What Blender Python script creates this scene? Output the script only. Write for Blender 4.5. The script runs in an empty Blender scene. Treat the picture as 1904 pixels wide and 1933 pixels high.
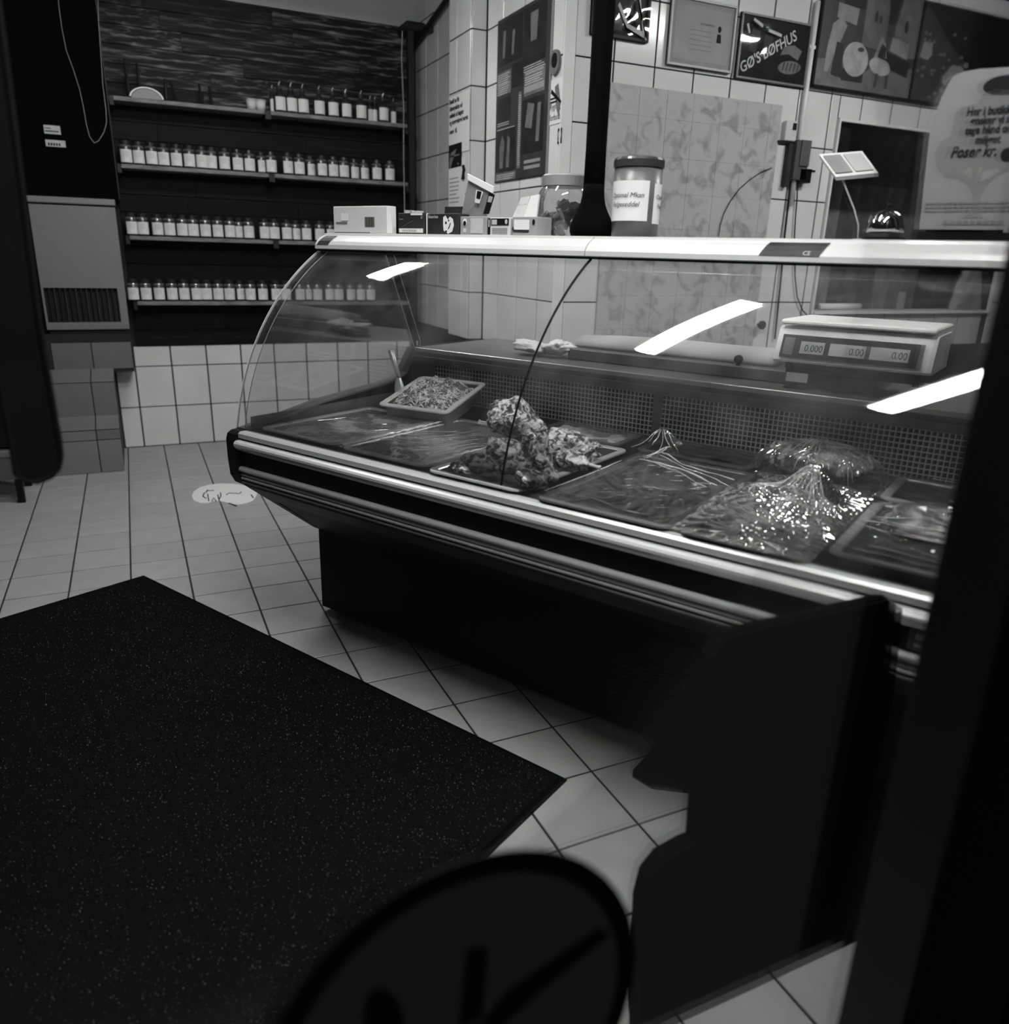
import bpy, math, random
import numpy as np
from mathutils import Vector, Matrix, noise
PI = math.pi
S = bpy.context.scene
COL = S.collection
random.seed(7)

# ------------------------------------------------------------------ camera
F_PX = 1466.69
CAM = Vector((0.5123, -4.7394, 1.1822))
RGT = Vector((0.90709, -0.42006, 0.02706)); DWN = Vector((-0.10915, -0.29681, -0.94868)); FWD = Vector((0.40653, 0.85759, -0.31508))
cd = bpy.data.cameras.new('camera'); cam = bpy.data.objects.new('camera', cd); COL.objects.link(cam)
m = Matrix.Identity(4)
for r in range(3):
    m[r][0] = RGT[r]; m[r][1] = -DWN[r]; m[r][2] = -FWD[r]; m[r][3] = CAM[r]
cam.matrix_world = m
cd.sensor_fit = 'HORIZONTAL'; cd.sensor_width = 36.0; cd.lens = 36.0 * F_PX / 1904.0
cd.clip_start = 0.02; cd.clip_end = 60
cd.dof.use_dof = True; cd.dof.focus_distance = 2.35; cd.dof.aperture_fstop = 2.8
S.camera = cam
# ------------------------------------------------------------------ world, exposure
w = bpy.data.worlds.new('night'); S.world = w; w.use_nodes = True
bg = w.node_tree.nodes['Background']; bg.inputs[0].default_value = (1, 1, 1, 1); bg.inputs[1].default_value = 0.015
S.view_settings.view_transform = 'Standard'; S.view_settings.look = 'None'
S.view_settings.gamma = 1.0; S.view_settings.exposure = 0.0; S.view_settings.use_curve_mapping = False
LAMP_POWER = 88.0      # radiance of the tubes over the shop floor
STAFF_POWER = 84.0     # radiance of the tubes over the serving side

def at(px, py, axis, c):
    """the point where the sight line through a picture point meets the plane axis = c"""
    d = FWD + RGT * ((px - 952) / F_PX) + DWN * ((py - 966.5) / F_PX)
    t = (c - CAM[axis]) / d[axis]
    return CAM + d * t
def aX(x, y, c): return at(x, y, 0, c)
def aY(x, y, c): return at(x, y, 1, c)
def aZ(x, y, c): return at(x, y, 2, c)
TH = math.radians(-60.9)
U = Vector((math.cos(TH), math.sin(TH), 0)); V = Vector((-math.sin(TH), math.cos(TH), 0)); O = Vector((0.9951, -2.2840, 0))
def cw(u, v, z=0.0): return O + U * u + V * v + Vector((0, 0, z))     # counter frame to world
def onv(px, py, v):
    d = FWD + RGT * ((px - 952) / F_PX) + DWN * ((py - 966.5) / F_PX)
    t = (v - (CAM - O).dot(V)) / d.dot(V); P = CAM + d * t; q = P - O
    return q.dot(U), P.z
def onz(px, py, z):
    P = aZ(px, py, z); q = P - O
    return q.dot(U), q.dot(V)

# ------------------------------------------------------------------ materials
def mat(name, c, rough=.5, metal=0., var=0., vscale=8., bump=0., bscale=40., spec=.5, coat=0., stretch=(1, 1, 1), rnd=0.):
    M = bpy.data.materials.new(name); M.use_nodes = True
    nt = M.node_tree; b = nt.nodes['Principled BSDF']
    b.inputs['Base Color'].default_value = (c, c, c, 1); b.inputs['Roughness'].default_value = rough
    b.inputs['Metallic'].default_value = metal; b.inputs['Specular IOR Level'].default_value = spec
    b.inputs['Coat Weight'].default_value = coat
    tc = nt.nodes.new('ShaderNodeTexCoord'); mp = nt.nodes.new('ShaderNodeMapping'); mp.inputs['Scale'].default_value = stretch
    nt.links.new(tc.outputs['Object'], mp.inputs[0])
    n = nt.nodes.new('ShaderNodeTexNoise'); n.inputs['Scale'].default_value = vscale; n.inputs['Detail'].default_value = 5
    nt.links.new(mp.outputs[0], n.inputs['Vector'])
    r = nt.nodes.new('ShaderNodeMapRange'); r.inputs['From Min'].default_value = .3; r.inputs['From Max'].default_value = .7
    r.inputs['To Min'].default_value = c * (1 - var); r.inputs['To Max'].default_value = c * (1 + var)
    nt.links.new(n.outputs['Fac'], r.inputs['Value'])
    out = r.outputs[0]
    if rnd:
        oi = nt.nodes.new('ShaderNodeObjectInfo'); rr = nt.nodes.new('ShaderNodeMapRange')
        rr.inputs['To Min'].default_value = 1 - rnd; rr.inputs['To Max'].default_value = 1 + rnd
        nt.links.new(oi.outputs['Random'], rr.inputs['Value'])
        mu = nt.nodes.new('ShaderNodeMath'); mu.operation = 'MULTIPLY'
        nt.links.new(out, mu.inputs[0]); nt.links.new(rr.outputs[0], mu.inputs[1]); out = mu.outputs[0]
    nt.links.new(out, b.inputs['Base Color'])
    if bump:
        n2 = nt.nodes.new('ShaderNodeTexNoise'); n2.inputs['Scale'].default_value = bscale; n2.inputs['Detail'].default_value = 4
        nt.links.new(mp.outputs[0], n2.inputs['Vector'])
        bp = nt.nodes.new('ShaderNodeBump'); bp.inputs['Strength'].default_value = bump; bp.inputs['Distance'].default_value = .01
        nt.links.new(n2.outputs['Fac'], bp.inputs['Height']); nt.links.new(bp.outputs[0], b.inputs['Normal'])
    return M
def emis(name, s):
    M = bpy.data.materials.new(name); M.use_nodes = True; nt = M.node_tree
    nt.nodes.remove(nt.nodes['Principled BSDF']); e = nt.nodes.new('ShaderNodeEmission'); e.inputs[1].default_value = s
    nt.links.new(e.outputs[0], nt.nodes['Material Output'].inputs[0]); return M
def clear(name, refl=.06, edge=.6, rough=0., haze=0., tint=1., bump=0., bscale=30., stretch=(1, 1, 1), hazevar=0.):
    """thin clear sheet: straight-through transmission, fresnel reflection, a little surface dust"""
    M = bpy.data.materials.new(name); M.use_nodes = True; nt = M.node_tree
    nt.nodes.remove(nt.nodes['Principled BSDF'])
    L = nt.links.new; N = nt.nodes.new
    tr = N('ShaderNodeBsdfTransparent'); tr.inputs[0].default_value = (tint, tint, tint, 1)
    gl = N('ShaderNodeBsdfGlossy'); gl.inputs['Roughness'].default_value = rough; gl.inputs[0].default_value = (1, 1, 1, 1)
    df = N('ShaderNodeBsdfDiffuse'); df.inputs[0].default_value = (.75, .75, .75, 1)
    tc = N('ShaderNodeTexCoord'); mp = N('ShaderNodeMapping'); mp.inputs['Scale'].default_value = stretch
    L(tc.outputs['Object'], mp.inputs[0])
    lw = N('ShaderNodeLayerWeight'); lw.inputs['Blend'].default_value = .25
    mr = N('ShaderNodeMapRange'); mr.inputs['To Min'].default_value = refl; mr.inputs['To Max'].default_value = edge
    L(lw.outputs['Fresnel'], mr.inputs['Value'])
    mx = N('ShaderNodeMixShader'); L(mr.outputs[0], mx.inputs[0]); L(tr.outputs[0], mx.inputs[1]); L(gl.outputs[0], mx.inputs[2])
    mh = N('ShaderNodeMixShader'); mh.inputs[0].default_value = haze
    L(mx.outputs[0], mh.inputs[1]); L(df.outputs[0], mh.inputs[2])
    if hazevar:
        nn = N('ShaderNodeTexNoise'); nn.inputs['Scale'].default_value = 9; nn.inputs['Detail'].default_value = 6; L(mp.outputs[0], nn.inputs['Vector'])
        m3 = N('ShaderNodeMapRange'); m3.inputs['From Min'].default_value = .35; m3.inputs['From Max'].default_value = .7
        m3.inputs['To Min'].default_value = haze * (1 - hazevar); m3.inputs['To Max'].default_value = haze * (1 + hazevar)
        L(nn.outputs['Fac'], m3.inputs['Value']); L(m3.outputs[0], mh.inputs[0])
    if bump:
        n2 = N('ShaderNodeTexNoise'); n2.inputs['Scale'].default_value = bscale; n2.inputs['Detail'].default_value = 3; n2.inputs['Distortion'].default_value = 1.5
        L(mp.outputs[0], n2.inputs['Vector'])
        bp = N('ShaderNodeBump'); bp.inputs['Strength'].default_value = bump; bp.inputs['Distance'].default_value = .01
        L(n2.outputs['Fac'], bp.inputs['Height']); L(bp.outputs[0], gl.inputs['Normal']); L(bp.outputs[0], lw.inputs['Normal'])
    L(mh.outputs[0], nt.nodes['Material Output'].inputs[0])
    return M
def mottled(name, dark, light, scale=22, rough=.35, lo=.42, hi=.62, bump=.5, det=6, stretch=(1, 1, 1)):
    M = mat(name, light, rough, bump=bump, bscale=scale * 2.2, stretch=stretch)
    nt = M.node_tree; b = nt.nodes['Principled BSDF']
    n = nt.nodes.new('ShaderNodeTexNoise'); n.inputs['Scale'].default_value = scale; n.inputs['Detail'].default_value = det; n.inputs['Distortion'].default_value = .8
    mp = [x for x in nt.nodes if x.type == 'MAPPING'][0]; nt.links.new(mp.outputs[0], n.inputs['Vector'])
    r = nt.nodes.new('ShaderNodeMapRange'); r.interpolation_type = 'SMOOTHSTEP'
    r.inputs['From Min'].default_value = lo; r.inputs['From Max'].default_value = hi
    r.inputs['To Min'].default_value = dark; r.inputs['To Max'].default_value = light
    nt.links.new(n.outputs['Fac'], r.inputs['Value']); nt.links.new(r.outputs[0], b.inputs['Base Color'])
    return M

M = {}
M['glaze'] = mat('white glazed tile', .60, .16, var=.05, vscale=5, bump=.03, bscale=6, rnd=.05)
M['glazedim'] = mat('darker glazed tile', .46, .2, var=.06, vscale=6, bump=.03, bscale=6, rnd=.06)  # same glaze in a darker tone, used on some wall faces
M['pillartile'] = mat('grey glazed tile', .14, .4, var=.12, vscale=5, bump=.03, bscale=8, rnd=.16)
M['marble'] = mottled('veined tile', .27, .42, 12, .2, .34, .54, .02, 9)
M['marbleback'] = mat('veined board edge', .16, .6)
M['floortile'] = mat('floor tile', .28, .42, var=.07, vscale=14, bump=.06, bscale=120, rnd=.05)
M['grout'] = mat('dark grout', .010, .9, var=.3)
M['groutfloor'] = mat('floor grout', .012, .9, var=.3)
M['wallpaint'] = mat('grey wall paint', .30, .7, var=.06, vscale=3)
M['ceil'] = mat('ceiling board', .14, .8, var=.05)
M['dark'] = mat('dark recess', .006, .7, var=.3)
M['black'] = mat('black plastic', .0035, .5, var=.2, bump=.03, spec=.10)
M['blackmatt'] = mat('black matt surface', .0010, .95, var=.2, spec=.03)
M['blackmetal'] = mat('black painted steel', .004, .5, var=.2, spec=.3)
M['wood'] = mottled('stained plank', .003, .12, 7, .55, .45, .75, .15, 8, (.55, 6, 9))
M['woodshade'] = mottled('plank darkened as shelf shade', .0012, .0075, 7, .6, .45, .75, .15, 8, (.55, 6, 9))  # shade between the shelves put into the colour of the lower planks
for k in ('wood', 'woodshade'):
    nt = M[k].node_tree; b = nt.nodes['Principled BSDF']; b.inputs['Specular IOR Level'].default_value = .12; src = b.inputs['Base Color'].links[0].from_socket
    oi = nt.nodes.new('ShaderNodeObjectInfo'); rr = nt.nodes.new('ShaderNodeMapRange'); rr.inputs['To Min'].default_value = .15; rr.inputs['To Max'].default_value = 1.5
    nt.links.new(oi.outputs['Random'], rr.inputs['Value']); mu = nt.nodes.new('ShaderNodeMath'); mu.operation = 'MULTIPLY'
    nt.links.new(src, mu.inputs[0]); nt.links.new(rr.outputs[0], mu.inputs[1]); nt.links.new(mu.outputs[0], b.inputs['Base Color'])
M['shelf'] = mat('worn shelf edge', .13, .6, var=.5, vscale=12, stretch=(1, 4, 4))
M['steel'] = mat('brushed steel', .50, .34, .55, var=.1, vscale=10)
M['alu'] = mat('anodised aluminium', .42, .32, .35)
M['alubright'] = mat('polished aluminium', .60, .25, .45)
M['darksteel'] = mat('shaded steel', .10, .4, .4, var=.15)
M['whiteplastic'] = mat('white enamel', .42, .3, var=.03, coat=.3)
M['white'] = mat('white plastic', .65, .4, var=.04)
M['paper'] = mat('white paper', .62, .7, var=.03)
M['label'] = mat('jar label', .60, .7, var=.04, vscale=60)
M['grey'] = mat('grey card', .25, .6, var=.1)
M['midgrey'] = mat('mid grey print', .12, .6, var=.25, vscale=20)
M['darkgrey'] = mat('dark grey print', .022, .5, var=.4, vscale=15, spec=.2)
M['ink'] = mat('black ink', .005, .6, var=.1, spec=.15)
M['lightink'] = mat('pale print', .42, .6, var=.15, vscale=25)
M['grillebar'] = mat('galvanised grille', .50, .45, .3)
M['board'] = mat('grey work top', .10, .5, var=.15)
M['card'] = mat('white carton', .50, .6, var=.05)
M['mat'] = mat('black ribbed carpet', .004, .95, var=.6, vscale=260, bump=.9, bscale=420, spec=.03)
M['lamp'] = emis('lamp diffuser shop', LAMP_POWER); M['lampdoor'] = emis('lamp diffuser door', LAMP_POWER * 1.9); M['lampback'] = emis('lamp diffuser shelves', LAMP_POWER * .85); M['lampstaff'] = emis('lamp diffuser staff', STAFF_POWER)
M['glass'] = clear('counter glass', .045, .8, 0., .012, .98, hazevar=.8)
M['glassend'] = clear('end glass', .05, .8, 0., .02, .95, hazevar=.8)
M['glassedge'] = mat('polished glass edge', .45, .12, var=.2)
M['doorglass'] = clear('door glass', .02, .5, 0., .0, .99)
M['jarglass'] = clear('jar glass', .08, .8, .02, .03, .9)
M['film'] = clear('cling film', .05, .75, .06, .012, .98, .08, 26, (1, 3, 1))
M['foldshine'] = clear('gathered film highlight', .25, .9, .12, .48, .9)  # crease highlights put into a pale hazy film colour
M['wrapclear'] = clear('clear wrap', .03, .5, .05, .0, .98)
M['filmflat'] = clear('taut cling film', .04, .55, .07, .03, .97, .10, 14)
M['fatpale'] = mottled('pale fatty slices', .16, .55, 16, .4, .40, .58, .3)
M['meat'] = mottled('cooked meat', .05, .42, 24, .3, .4, .62, .5)
M['meatdark'] = mottled('dark meat', .006, .06, 12, .3, .42, .66, .4)
M['meatpale'] = mottled('pale sliced meat', .05, .36, 15, .4, .40, .60, .4)
M['chicken'] = mottled('roast chicken skin', .02, .50, 62, .3, .40, .62, .7)
M['meat2'] = mottled('smooth dark meat', .03, .14, 9, .4, .42, .62, .1)
M['mincelight'] = mottled('minced meat strands', .12, .50, 40, .4, .40, .6, .2)
M['mince'] = mottled('minced meat', .10, .42, 70, .4, .42, .6, .9)
M['liquor'] = mat('jar contents', .018, .3, var=.5, vscale=60)
M['cloth'] = mat('dark cloth', .005, .85, var=.3, spec=.05)
M['sticker'] = mat('sticker print', .012, .7, var=.15)
_nt = M['sticker'].node_tree; _tl = _nt.nodes.new('ShaderNodeBsdfTranslucent'); _tl.inputs[0].default_value = (.10, .10, .10, 1)
_ad = _nt.nodes.new('ShaderNodeAddShader'); _nt.links.new(_nt.nodes['Principled BSDF'].outputs[0], _ad.inputs[0]); _nt.links.new(_tl.outputs[0], _ad.inputs[1])
_nt.links.new(_ad.outputs[0], _nt.nodes['Material Output'].inputs[0])      # a thin printed film lets a little shop light through

for k in ('marble', 'floortile', 'glaze', 'glazedim'):     # fixed surfaces: one continuous pattern over all tiles
    nt = M[k].node_tree; ge = nt.nodes.new('ShaderNodeNewGeometry'); mp = [x for x in nt.nodes if x.type == 'MAPPING'][0]
    nt.links.new(ge.outputs['Position'], mp.inputs[0])
# ------------------------------------------------------------------ mesh helpers
class MB:
    def __init__(s): s.v = []; s.f = []
    def add(s, vs, fs):
        n = len(s.v); s.v += [tuple(q) for q in vs]; s.f += [tuple(i + n for i in f) for f in fs]; return s
    def box(s, x0, x1, y0, y1, z0, z1, c=0.):
        if c <= 0:
            vs = [(x, y, z) for x in (x0, x1) for y in (y0, y1) for z in (z0, z1)]
            fs = [(0, 1, 3, 2), (4, 6, 7, 5), (0, 4, 5, 1), (2, 3, 7, 6), (0, 2, 6, 4), (1, 5, 7, 3)]
            return s.add(vs, fs)
        vs = []; idx = {}
        for i, x in enumerate((x0, x1)):
            for j, y in enumerate((y0, y1)):
                for k, z in enumerate((z0, z1)):
                    sx = c if i == 0 else -c; sy = c if j == 0 else -c; sz = c if k == 0 else -c
                    for a, p in enumerate(((x, y + sy, z + sz), (x + sx, y, z + sz), (x + sx, y + sy, z))):
                        idx[i, j, k, a] = len(vs); vs.append(p)
        fs = []
        for i in (0, 1): fs.append([idx[i, j, k, 0] for j, k in ((0, 0), (0, 1), (1, 1), (1, 0))][::(1 if i == 0 else -1)])
        for j in (0, 1): fs.append([idx[i, j, k, 1] for i, k in ((0, 0), (1, 0), (1, 1), (0, 1))][::(1 if j == 0 else -1)])
        for k in (0, 1): fs.append([idx[i, j, k, 2] for i, j in ((0, 0), (0, 1), (1, 1), (1, 0))][::(1 if k == 0 else -1)])
        for i in (0, 1):
            for j in (0, 1): fs.append([idx[i, j, 0, 0], idx[i, j, 0, 1], idx[i, j, 1, 1], idx[i, j, 1, 0]])
        for i in (0, 1):
            for k in (0, 1): fs.append([idx[i, 0, k, 0], idx[i, 0, k, 2], idx[i, 1, k, 2], idx[i, 1, k, 0]])
        for j in (0, 1):
            for k in (0, 1): fs.append([idx[0, j, k, 1], idx[0, j, k, 2], idx[1, j, k, 2], idx[1, j, k, 1]])
        for i in (0, 1):
            for j in (0, 1):
                for k in (0, 1): fs.append([idx[i, j, k, a] for a in range(3)])
        return s.add(vs, fs)
    def prism(s, prof, a0, a1, ax='x'):
        """profile of 2D points extruded along an axis; x: (y,z), y: (x,z), z: (x,y)"""
        def P(p, a):
            return {'x': (a, p[0], p[1]), 'y': (p[0], a, p[1]), 'z': (p[0], p[1], a)}[ax]
        n = len(prof); vs = [P(p, a0) for p in prof] + [P(p, a1) for p in prof]
        fs = [tuple(range(n))[::-1], tuple(range(n, 2 * n))] + [(i, (i + 1) % n, n + (i + 1) % n, n + i) for i in range(n)]
        return s.add(vs, fs)
    def lathe(s, prof, seg=24, c=(0, 0), cap=True):
        n = len(prof); vs = []
        for r, z in prof:
            for k in range(seg):
                a = 2 * PI * k / seg; vs.append((c[0] + r * math.cos(a), c[1] + r * math.sin(a), z))
        fs = []
        for i in range(n - 1):
            for k in range(seg): fs.append((i * seg + k, i * seg + (k + 1) % seg, (i + 1) * seg + (k + 1) % seg, (i + 1) * seg + k))
        if cap: fs.append(tuple(range(seg))[::-1]); fs.append(tuple(range((n - 1) * seg, n * seg)))
        return s.add(vs, fs)
    def tube(s, pts, r, seg=8):
        pts = [Vector(p) for p in pts]; rings = []
        rs = r if isinstance(r, (list, tuple)) else [r] * len(pts)
        up = Vector((0, 0, 1)); vs = []
        for i, p in enumerate(pts):
            t = (pts[min(i + 1, len(pts) - 1)] - pts[max(i - 1, 0)]).normalized()
            a = t.cross(up)
            if a.length < 1e-3: a = t.cross(Vector((1, 0, 0)))
            a.normalize(); b = t.cross(a).normalized(); up = b if abs(t.z) > .9 else up
            if i and (a.dot(pa) < 0): a = -a; b = -b
            pa = a
            for k in range(seg):
                g = 2 * PI * k / seg; vs.append(p + (a * math.cos(g) + b * math.sin(g)) * rs[i])
        n = len(pts); fs = []
        for i in range(n - 1):
            for k in range(seg): fs.append((i * seg + k, i * seg + (k + 1) % seg, (i + 1) * seg + (k + 1) % seg, (i + 1) * seg + k))
        fs.append(tuple(range(seg))[::-1]); fs.append(tuple(range((n - 1) * seg, n * seg)))
        return s.add(vs, fs)
    def grid(s, nx, ny, fn):
        vs = [fn(i / nx, j / ny) for j in range(ny + 1) for i in range(nx + 1)]
        fs = [(j * (nx + 1) + i, j * (nx + 1) + i + 1, (j + 1) * (nx + 1) + i + 1, (j + 1) * (nx + 1) + i) for j in range(ny) for i in range(nx)]
        return s.add(vs, fs)
    def mesh(s, name, smooth=False):
        me = bpy.data.meshes.new(name); me.from_pydata(s.v, [], s.f)
        import bmesh
        bm = bmesh.new(); bm.from_mesh(me); bmesh.ops.recalc_face_normals(bm, faces=bm.faces); bm.to_mesh(me); bm.free()
        if smooth: me.polygons.foreach_set('use_smooth', [True] * len(me.polygons))
        me.update(); return me

def link(o, parent=None):
    COL.objects.link(o)
    if parent is not None: o.parent = parent
    return o
def tag(o, label=None, cat=None, group=None, kind=None):
    if label: o['label'] = label
    if cat: o['category'] = cat
    if group: o['group'] = group
    if kind: o['kind'] = kind
    return o
def obj(name, mb, m, parent=None, smooth=False, loc=None, rot=None, label=None):
    me = mb if isinstance(mb, bpy.types.Mesh) else mb.mesh(name, smooth)
    if not me.materials: me.materials.append(M[m] if isinstance(m, str) else m)
    o = link(bpy.data.objects.new(name, me), parent)
    if loc is not None: o.location = loc
    if rot is not None: o.rotation_euler = rot
    if label: o['label'] = label
    return o
def thing(name, label, cat, loc=(0, 0, 0), rot=0, group=None):
    o = link(bpy.data.objects.new(name, None)); o.empty_display_size = .05
    o.location = loc; o.rotation_euler = rot if isinstance(rot, tuple) else (0, 0, rot)
    return tag(o, label, cat, group)
def facing(name, label, cat, loc, ang, group=None):
    """a thing in an upright plane: local x to the viewer's right, y up, z towards the viewer"""
    return thing(name, label, cat, loc, (PI / 2, 0, ang), group)
def copy_tree(o, parent=None):
    c = o.copy(); COL.objects.link(c); c.parent = parent
    for ch in list(o.children): copy_tree(ch, c)
    return c
def bx(*a, c=0.): return MB().box(*a, c=c)
def shapes(name, polys, m, parent, z0=0., z1=.0006, label=None):
    mb = MB()
    for p in polys: mb.prism(p, z0, z1, 'z')
    return obj(name, mb, m, parent, label=label)
def ell(cx, cy, rx, ry, n=20, a=0):
    return [(cx + rx * math.cos(2 * PI * k / n) * math.cos(a) - ry * math.sin(2 * PI * k / n) * math.sin(a),
             cy + rx * math.cos(2 * PI * k / n) * math.sin(a) + ry * math.sin(2 * PI * k / n) * math.cos(a)) for k in range(n)]
def rc(x0, x1, y0, y1): return [(x0, y0), (x1, y0), (x1, y1), (x0, y1)]
def text(body, size, m, parent, x, y, z, rotz=0., align='LEFT', name='lettering', sx=1., shear=0., bold=0., rot=None):
    cu = bpy.data.curves.new(name, 'FONT'); cu.body = body; cu.size = size; cu.align_x = align; cu.extrude = .0003; cu.shear = shear; cu.offset = bold
    cu.resolution_u = 3
    t = bpy.data.objects.new(name, cu); COL.objects.link(t)
    dg = bpy.context.evaluated_depsgraph_get(); me = bpy.data.meshes.new_from_object(t.evaluated_get(dg))
    bpy.data.objects.remove(t); bpy.data.curves.remove(cu)
    me.materials.clear(); me.materials.append(M[m])
    o = link(bpy.data.objects.new(name, me), parent); o.location = (x, y, z); o.rotation_euler = rot or (0, 0, rotz); o.scale = (sx, 1, 1)
    return o
ORD = ['first', 'second', 'third', 'fourth', 'fifth', 'sixth', 'seventh', 'eighth', 'ninth', 'tenth', 'eleventh', 'twelfth', 'thirteenth',
       'fourteenth', 'fifteenth', 'sixteenth', 'seventeenth', 'eighteenth', 'nineteenth', 'twentieth', 'twenty-first', 'twenty-second', 'twenty-third', 'twenty-fourth']

# ------------------------------------------------------------------ setting: floor
YB = 0.407; XR = 2.265; YM = -1.50
def struct(name, mb, m, parent=None):
    o = obj(name, mb, m, parent)
    if parent is None: o['kind'] = 'structure'
    return o
floor = struct('floor', bx(-1.2, 6.4, -4.6, .6, -.08, -.003), 'groutfloor')
G = .0030
ft = MB().box(G, .2 - G, G, .2 - G, -.003, 0, c=.0012).mesh('tile')
ft.materials.append(M['floortile'])
def project(P):
    d = P - CAM; z = d.dot(FWD)
    if z <= .05: return None
    return 952 + F_PX * d.dot(RGT) / z, 966.5 + F_PX * d.dot(DWN) / z
MATUV = (-3.0, 1.14, -.225 - .337 - .9, -.262)
rest = MB()
for i in range(-6, 32):
    for j in range(-2, 23):
        x, y = i * .2, -j * .2 - .2
        c = Vector((x + .1, y + .1, 0)); p = project(c); q = c - O; cu, cv = q.dot(U), q.dot(V)
        if y + .2 > YB + .01: continue
        vis = p is not None and -60 < p[0] < 1960 and 560 < p[1] < 1990 and not (cv > .18 and cu > .12) and x < XR and not (x + .2 < .39 and y > -.15)
        if cu < 1.0 and -1.8 < cv < -.42 and (x > 0): vis = False
        if vis:
            t = link(bpy.data.objects.new('tile', ft), floor); t.location = (x, y, 0)
        else: rest.box(x + G, x + .2 - G, y + G, y + .2 - G, -.003, 0)
o = obj('tiles_out_of_view', rest, 'floortile', floor); o.name = 'tile_field'; o['kind'] = 'stuff'
struct('ceiling', bx(-1.2, 6.4, -4.6, .6, 2.72, 2.8), 'ceil')

# ------------------------------------------------------------------ tiled walls
_tm = {}
def tile_mesh(w, h, m, t=.005):
    k = (round(w, 4), round(h, 4), m, t)
    if k not in _tm:
        gx, gy = (.0009, .0003) if m == 'marble' else ((.0026, .0024) if m == 'pillartile' else (.0042, .0030)); me = MB().box(gx, w - gx, gy, h - gy, 0, t, c=.0012 if m != 'marble' else .0003).mesh('tile'); me.materials.append(M[m]); _tm[k] = me
    return _tm[k]
def tiles(parent, org, ang, xs, ys, m, t=.005, skip=None):
    """tile field in an upright plane. org = world origin, local x along the wall, y up"""
    R = Matrix.Rotation(ang, 4, 'Z') @ Matrix.Rotation(PI / 2, 4, 'X')
    for a in range(len(xs) - 1):
        for b in range(len(ys) - 1):
            if skip and skip(xs[a], xs[a + 1], ys[b], ys[b + 1]): continue
            o = link(bpy.data.objects.new('tile', tile_mesh(xs[a + 1] - xs[a], ys[b + 1] - ys[b], m, t)), parent)
            o.location = Vector(org) + R @ Vector((xs[a], ys[b], 0)); o.rotation_euler = (PI / 2, 0, ang)
# wall behind the spice shelves
wall_back = struct('wall_back', bx(-1.2, XR + .3, YB + .0, YB + .15, 0, 2.72), 'grout')
xs = [.385] + [.4925 + .2023 * i for i in range(9)] + [XR]
tiles(wall_back, (0, YB, 0), 0, xs, [0, .243, .486], 'glaze')
tiles(wall_back, (0, YB, 0), 0, xs[1:], [.486, .606], 'glaze')
obj('plaster_band', bx(-.1, XR, YB - .012, YB, 2.462, 2.72), 'wallpaint', wall_back)
# planks
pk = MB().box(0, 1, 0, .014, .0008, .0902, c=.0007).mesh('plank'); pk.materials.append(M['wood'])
pk2 = MB().box(0, 1, 0, .014, .0008, .0902, c=.0007).mesh('plank'); pk2.materials.append(M['woodshade'])
random.seed(11)
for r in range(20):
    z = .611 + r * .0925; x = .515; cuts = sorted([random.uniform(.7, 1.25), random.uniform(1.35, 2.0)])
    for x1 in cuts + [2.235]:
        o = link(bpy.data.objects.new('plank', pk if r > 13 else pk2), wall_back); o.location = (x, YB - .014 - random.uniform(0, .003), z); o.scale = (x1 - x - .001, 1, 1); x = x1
# right wall, with the pilaster
wall_right = struct('wall_right', bx(XR, XR + .12, YM, YB + .1, 0, 2.72).box(2.18, XR, -.689, -.391, 0, 2.72), 'grout')
rows = [.729 + .25 * k for k in range(8)] + [2.72]
A90 = -PI / 2
def lx(*ys): return [-y for y in ys]      # local x on the right wall runs towards -Y
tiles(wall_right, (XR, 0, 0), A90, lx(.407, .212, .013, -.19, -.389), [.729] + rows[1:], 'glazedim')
tiles(wall_right, (2.18, 0, 0), A90, lx(-.39, -.505, -.69), [1.979, 2.229, 2.479, 2.72], 'glaze')
tiles(wall_right, (2.18, 0, 0), A90, lx(-.39, -.594, -.69), [.729, .979, 1.229, 1.479, 1.729, 1.979], 'glaze')
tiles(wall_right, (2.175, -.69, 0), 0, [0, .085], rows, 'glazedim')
tiles(wall_right, (XR, 0, 0), A90, lx(-.70, -.89, -1.115, -1.34, -1.495), rows, 'glaze')
obj('corner_strip', MB().box(XR - .009, XR + .046, YM - .010, YM, .73, 2.72, c=.002), 'white', wall_right, label='pale plastic strip on the wall corner')
# main wall on the serving side
HX0, HX1, HZ0, HZ1 = 3.85, 5.30, .93, 1.862
wall_rear = struct('wall_rear', bx(XR, HX0, YM, YM + .12, 0, 2.72).box(HX0, HX1, YM, YM + .12, 0, HZ0).box(HX0, HX1, YM, YM + .12, HZ1, 2.72).box(HX1, 6.4, YM, YM + .12, 0, 2.72), 'grout')
cols = [XR + .046] + [2.504 + .2123 * k for k in range(18)]
def sk(x0, x1, y0, y1):
    if x0 > 2.45 and x1 < 3.40 and y1 < 1.95: return True
    return False
def cut_cols(c, lo, hi):
    return [x for x in c if x < lo - .02] + [lo], [hi] + [x for x in c if x > hi + .02]
up = [1.979, 2.229, 2.479, 2.72]
tiles(wall_rear, (0, YM, 0), 0, cols, up, 'glaze')
tiles(wall_rear, (0, YM, 0), 0, [HX0 - .012] + [x for x in cols if 3.9 < x < 5.25] + [HX1 + .012], [HZ1 + .012, 1.979], 'glaze')
colsl = [x for x in cols if x < 3.80] + [HX0 - .012]
tiles(wall_rear, (0, YM, 0), 0, colsl, [.729, .979, 1.229, 1.479, 1.729, 1.979], 'glaze', skip=sk)
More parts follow.
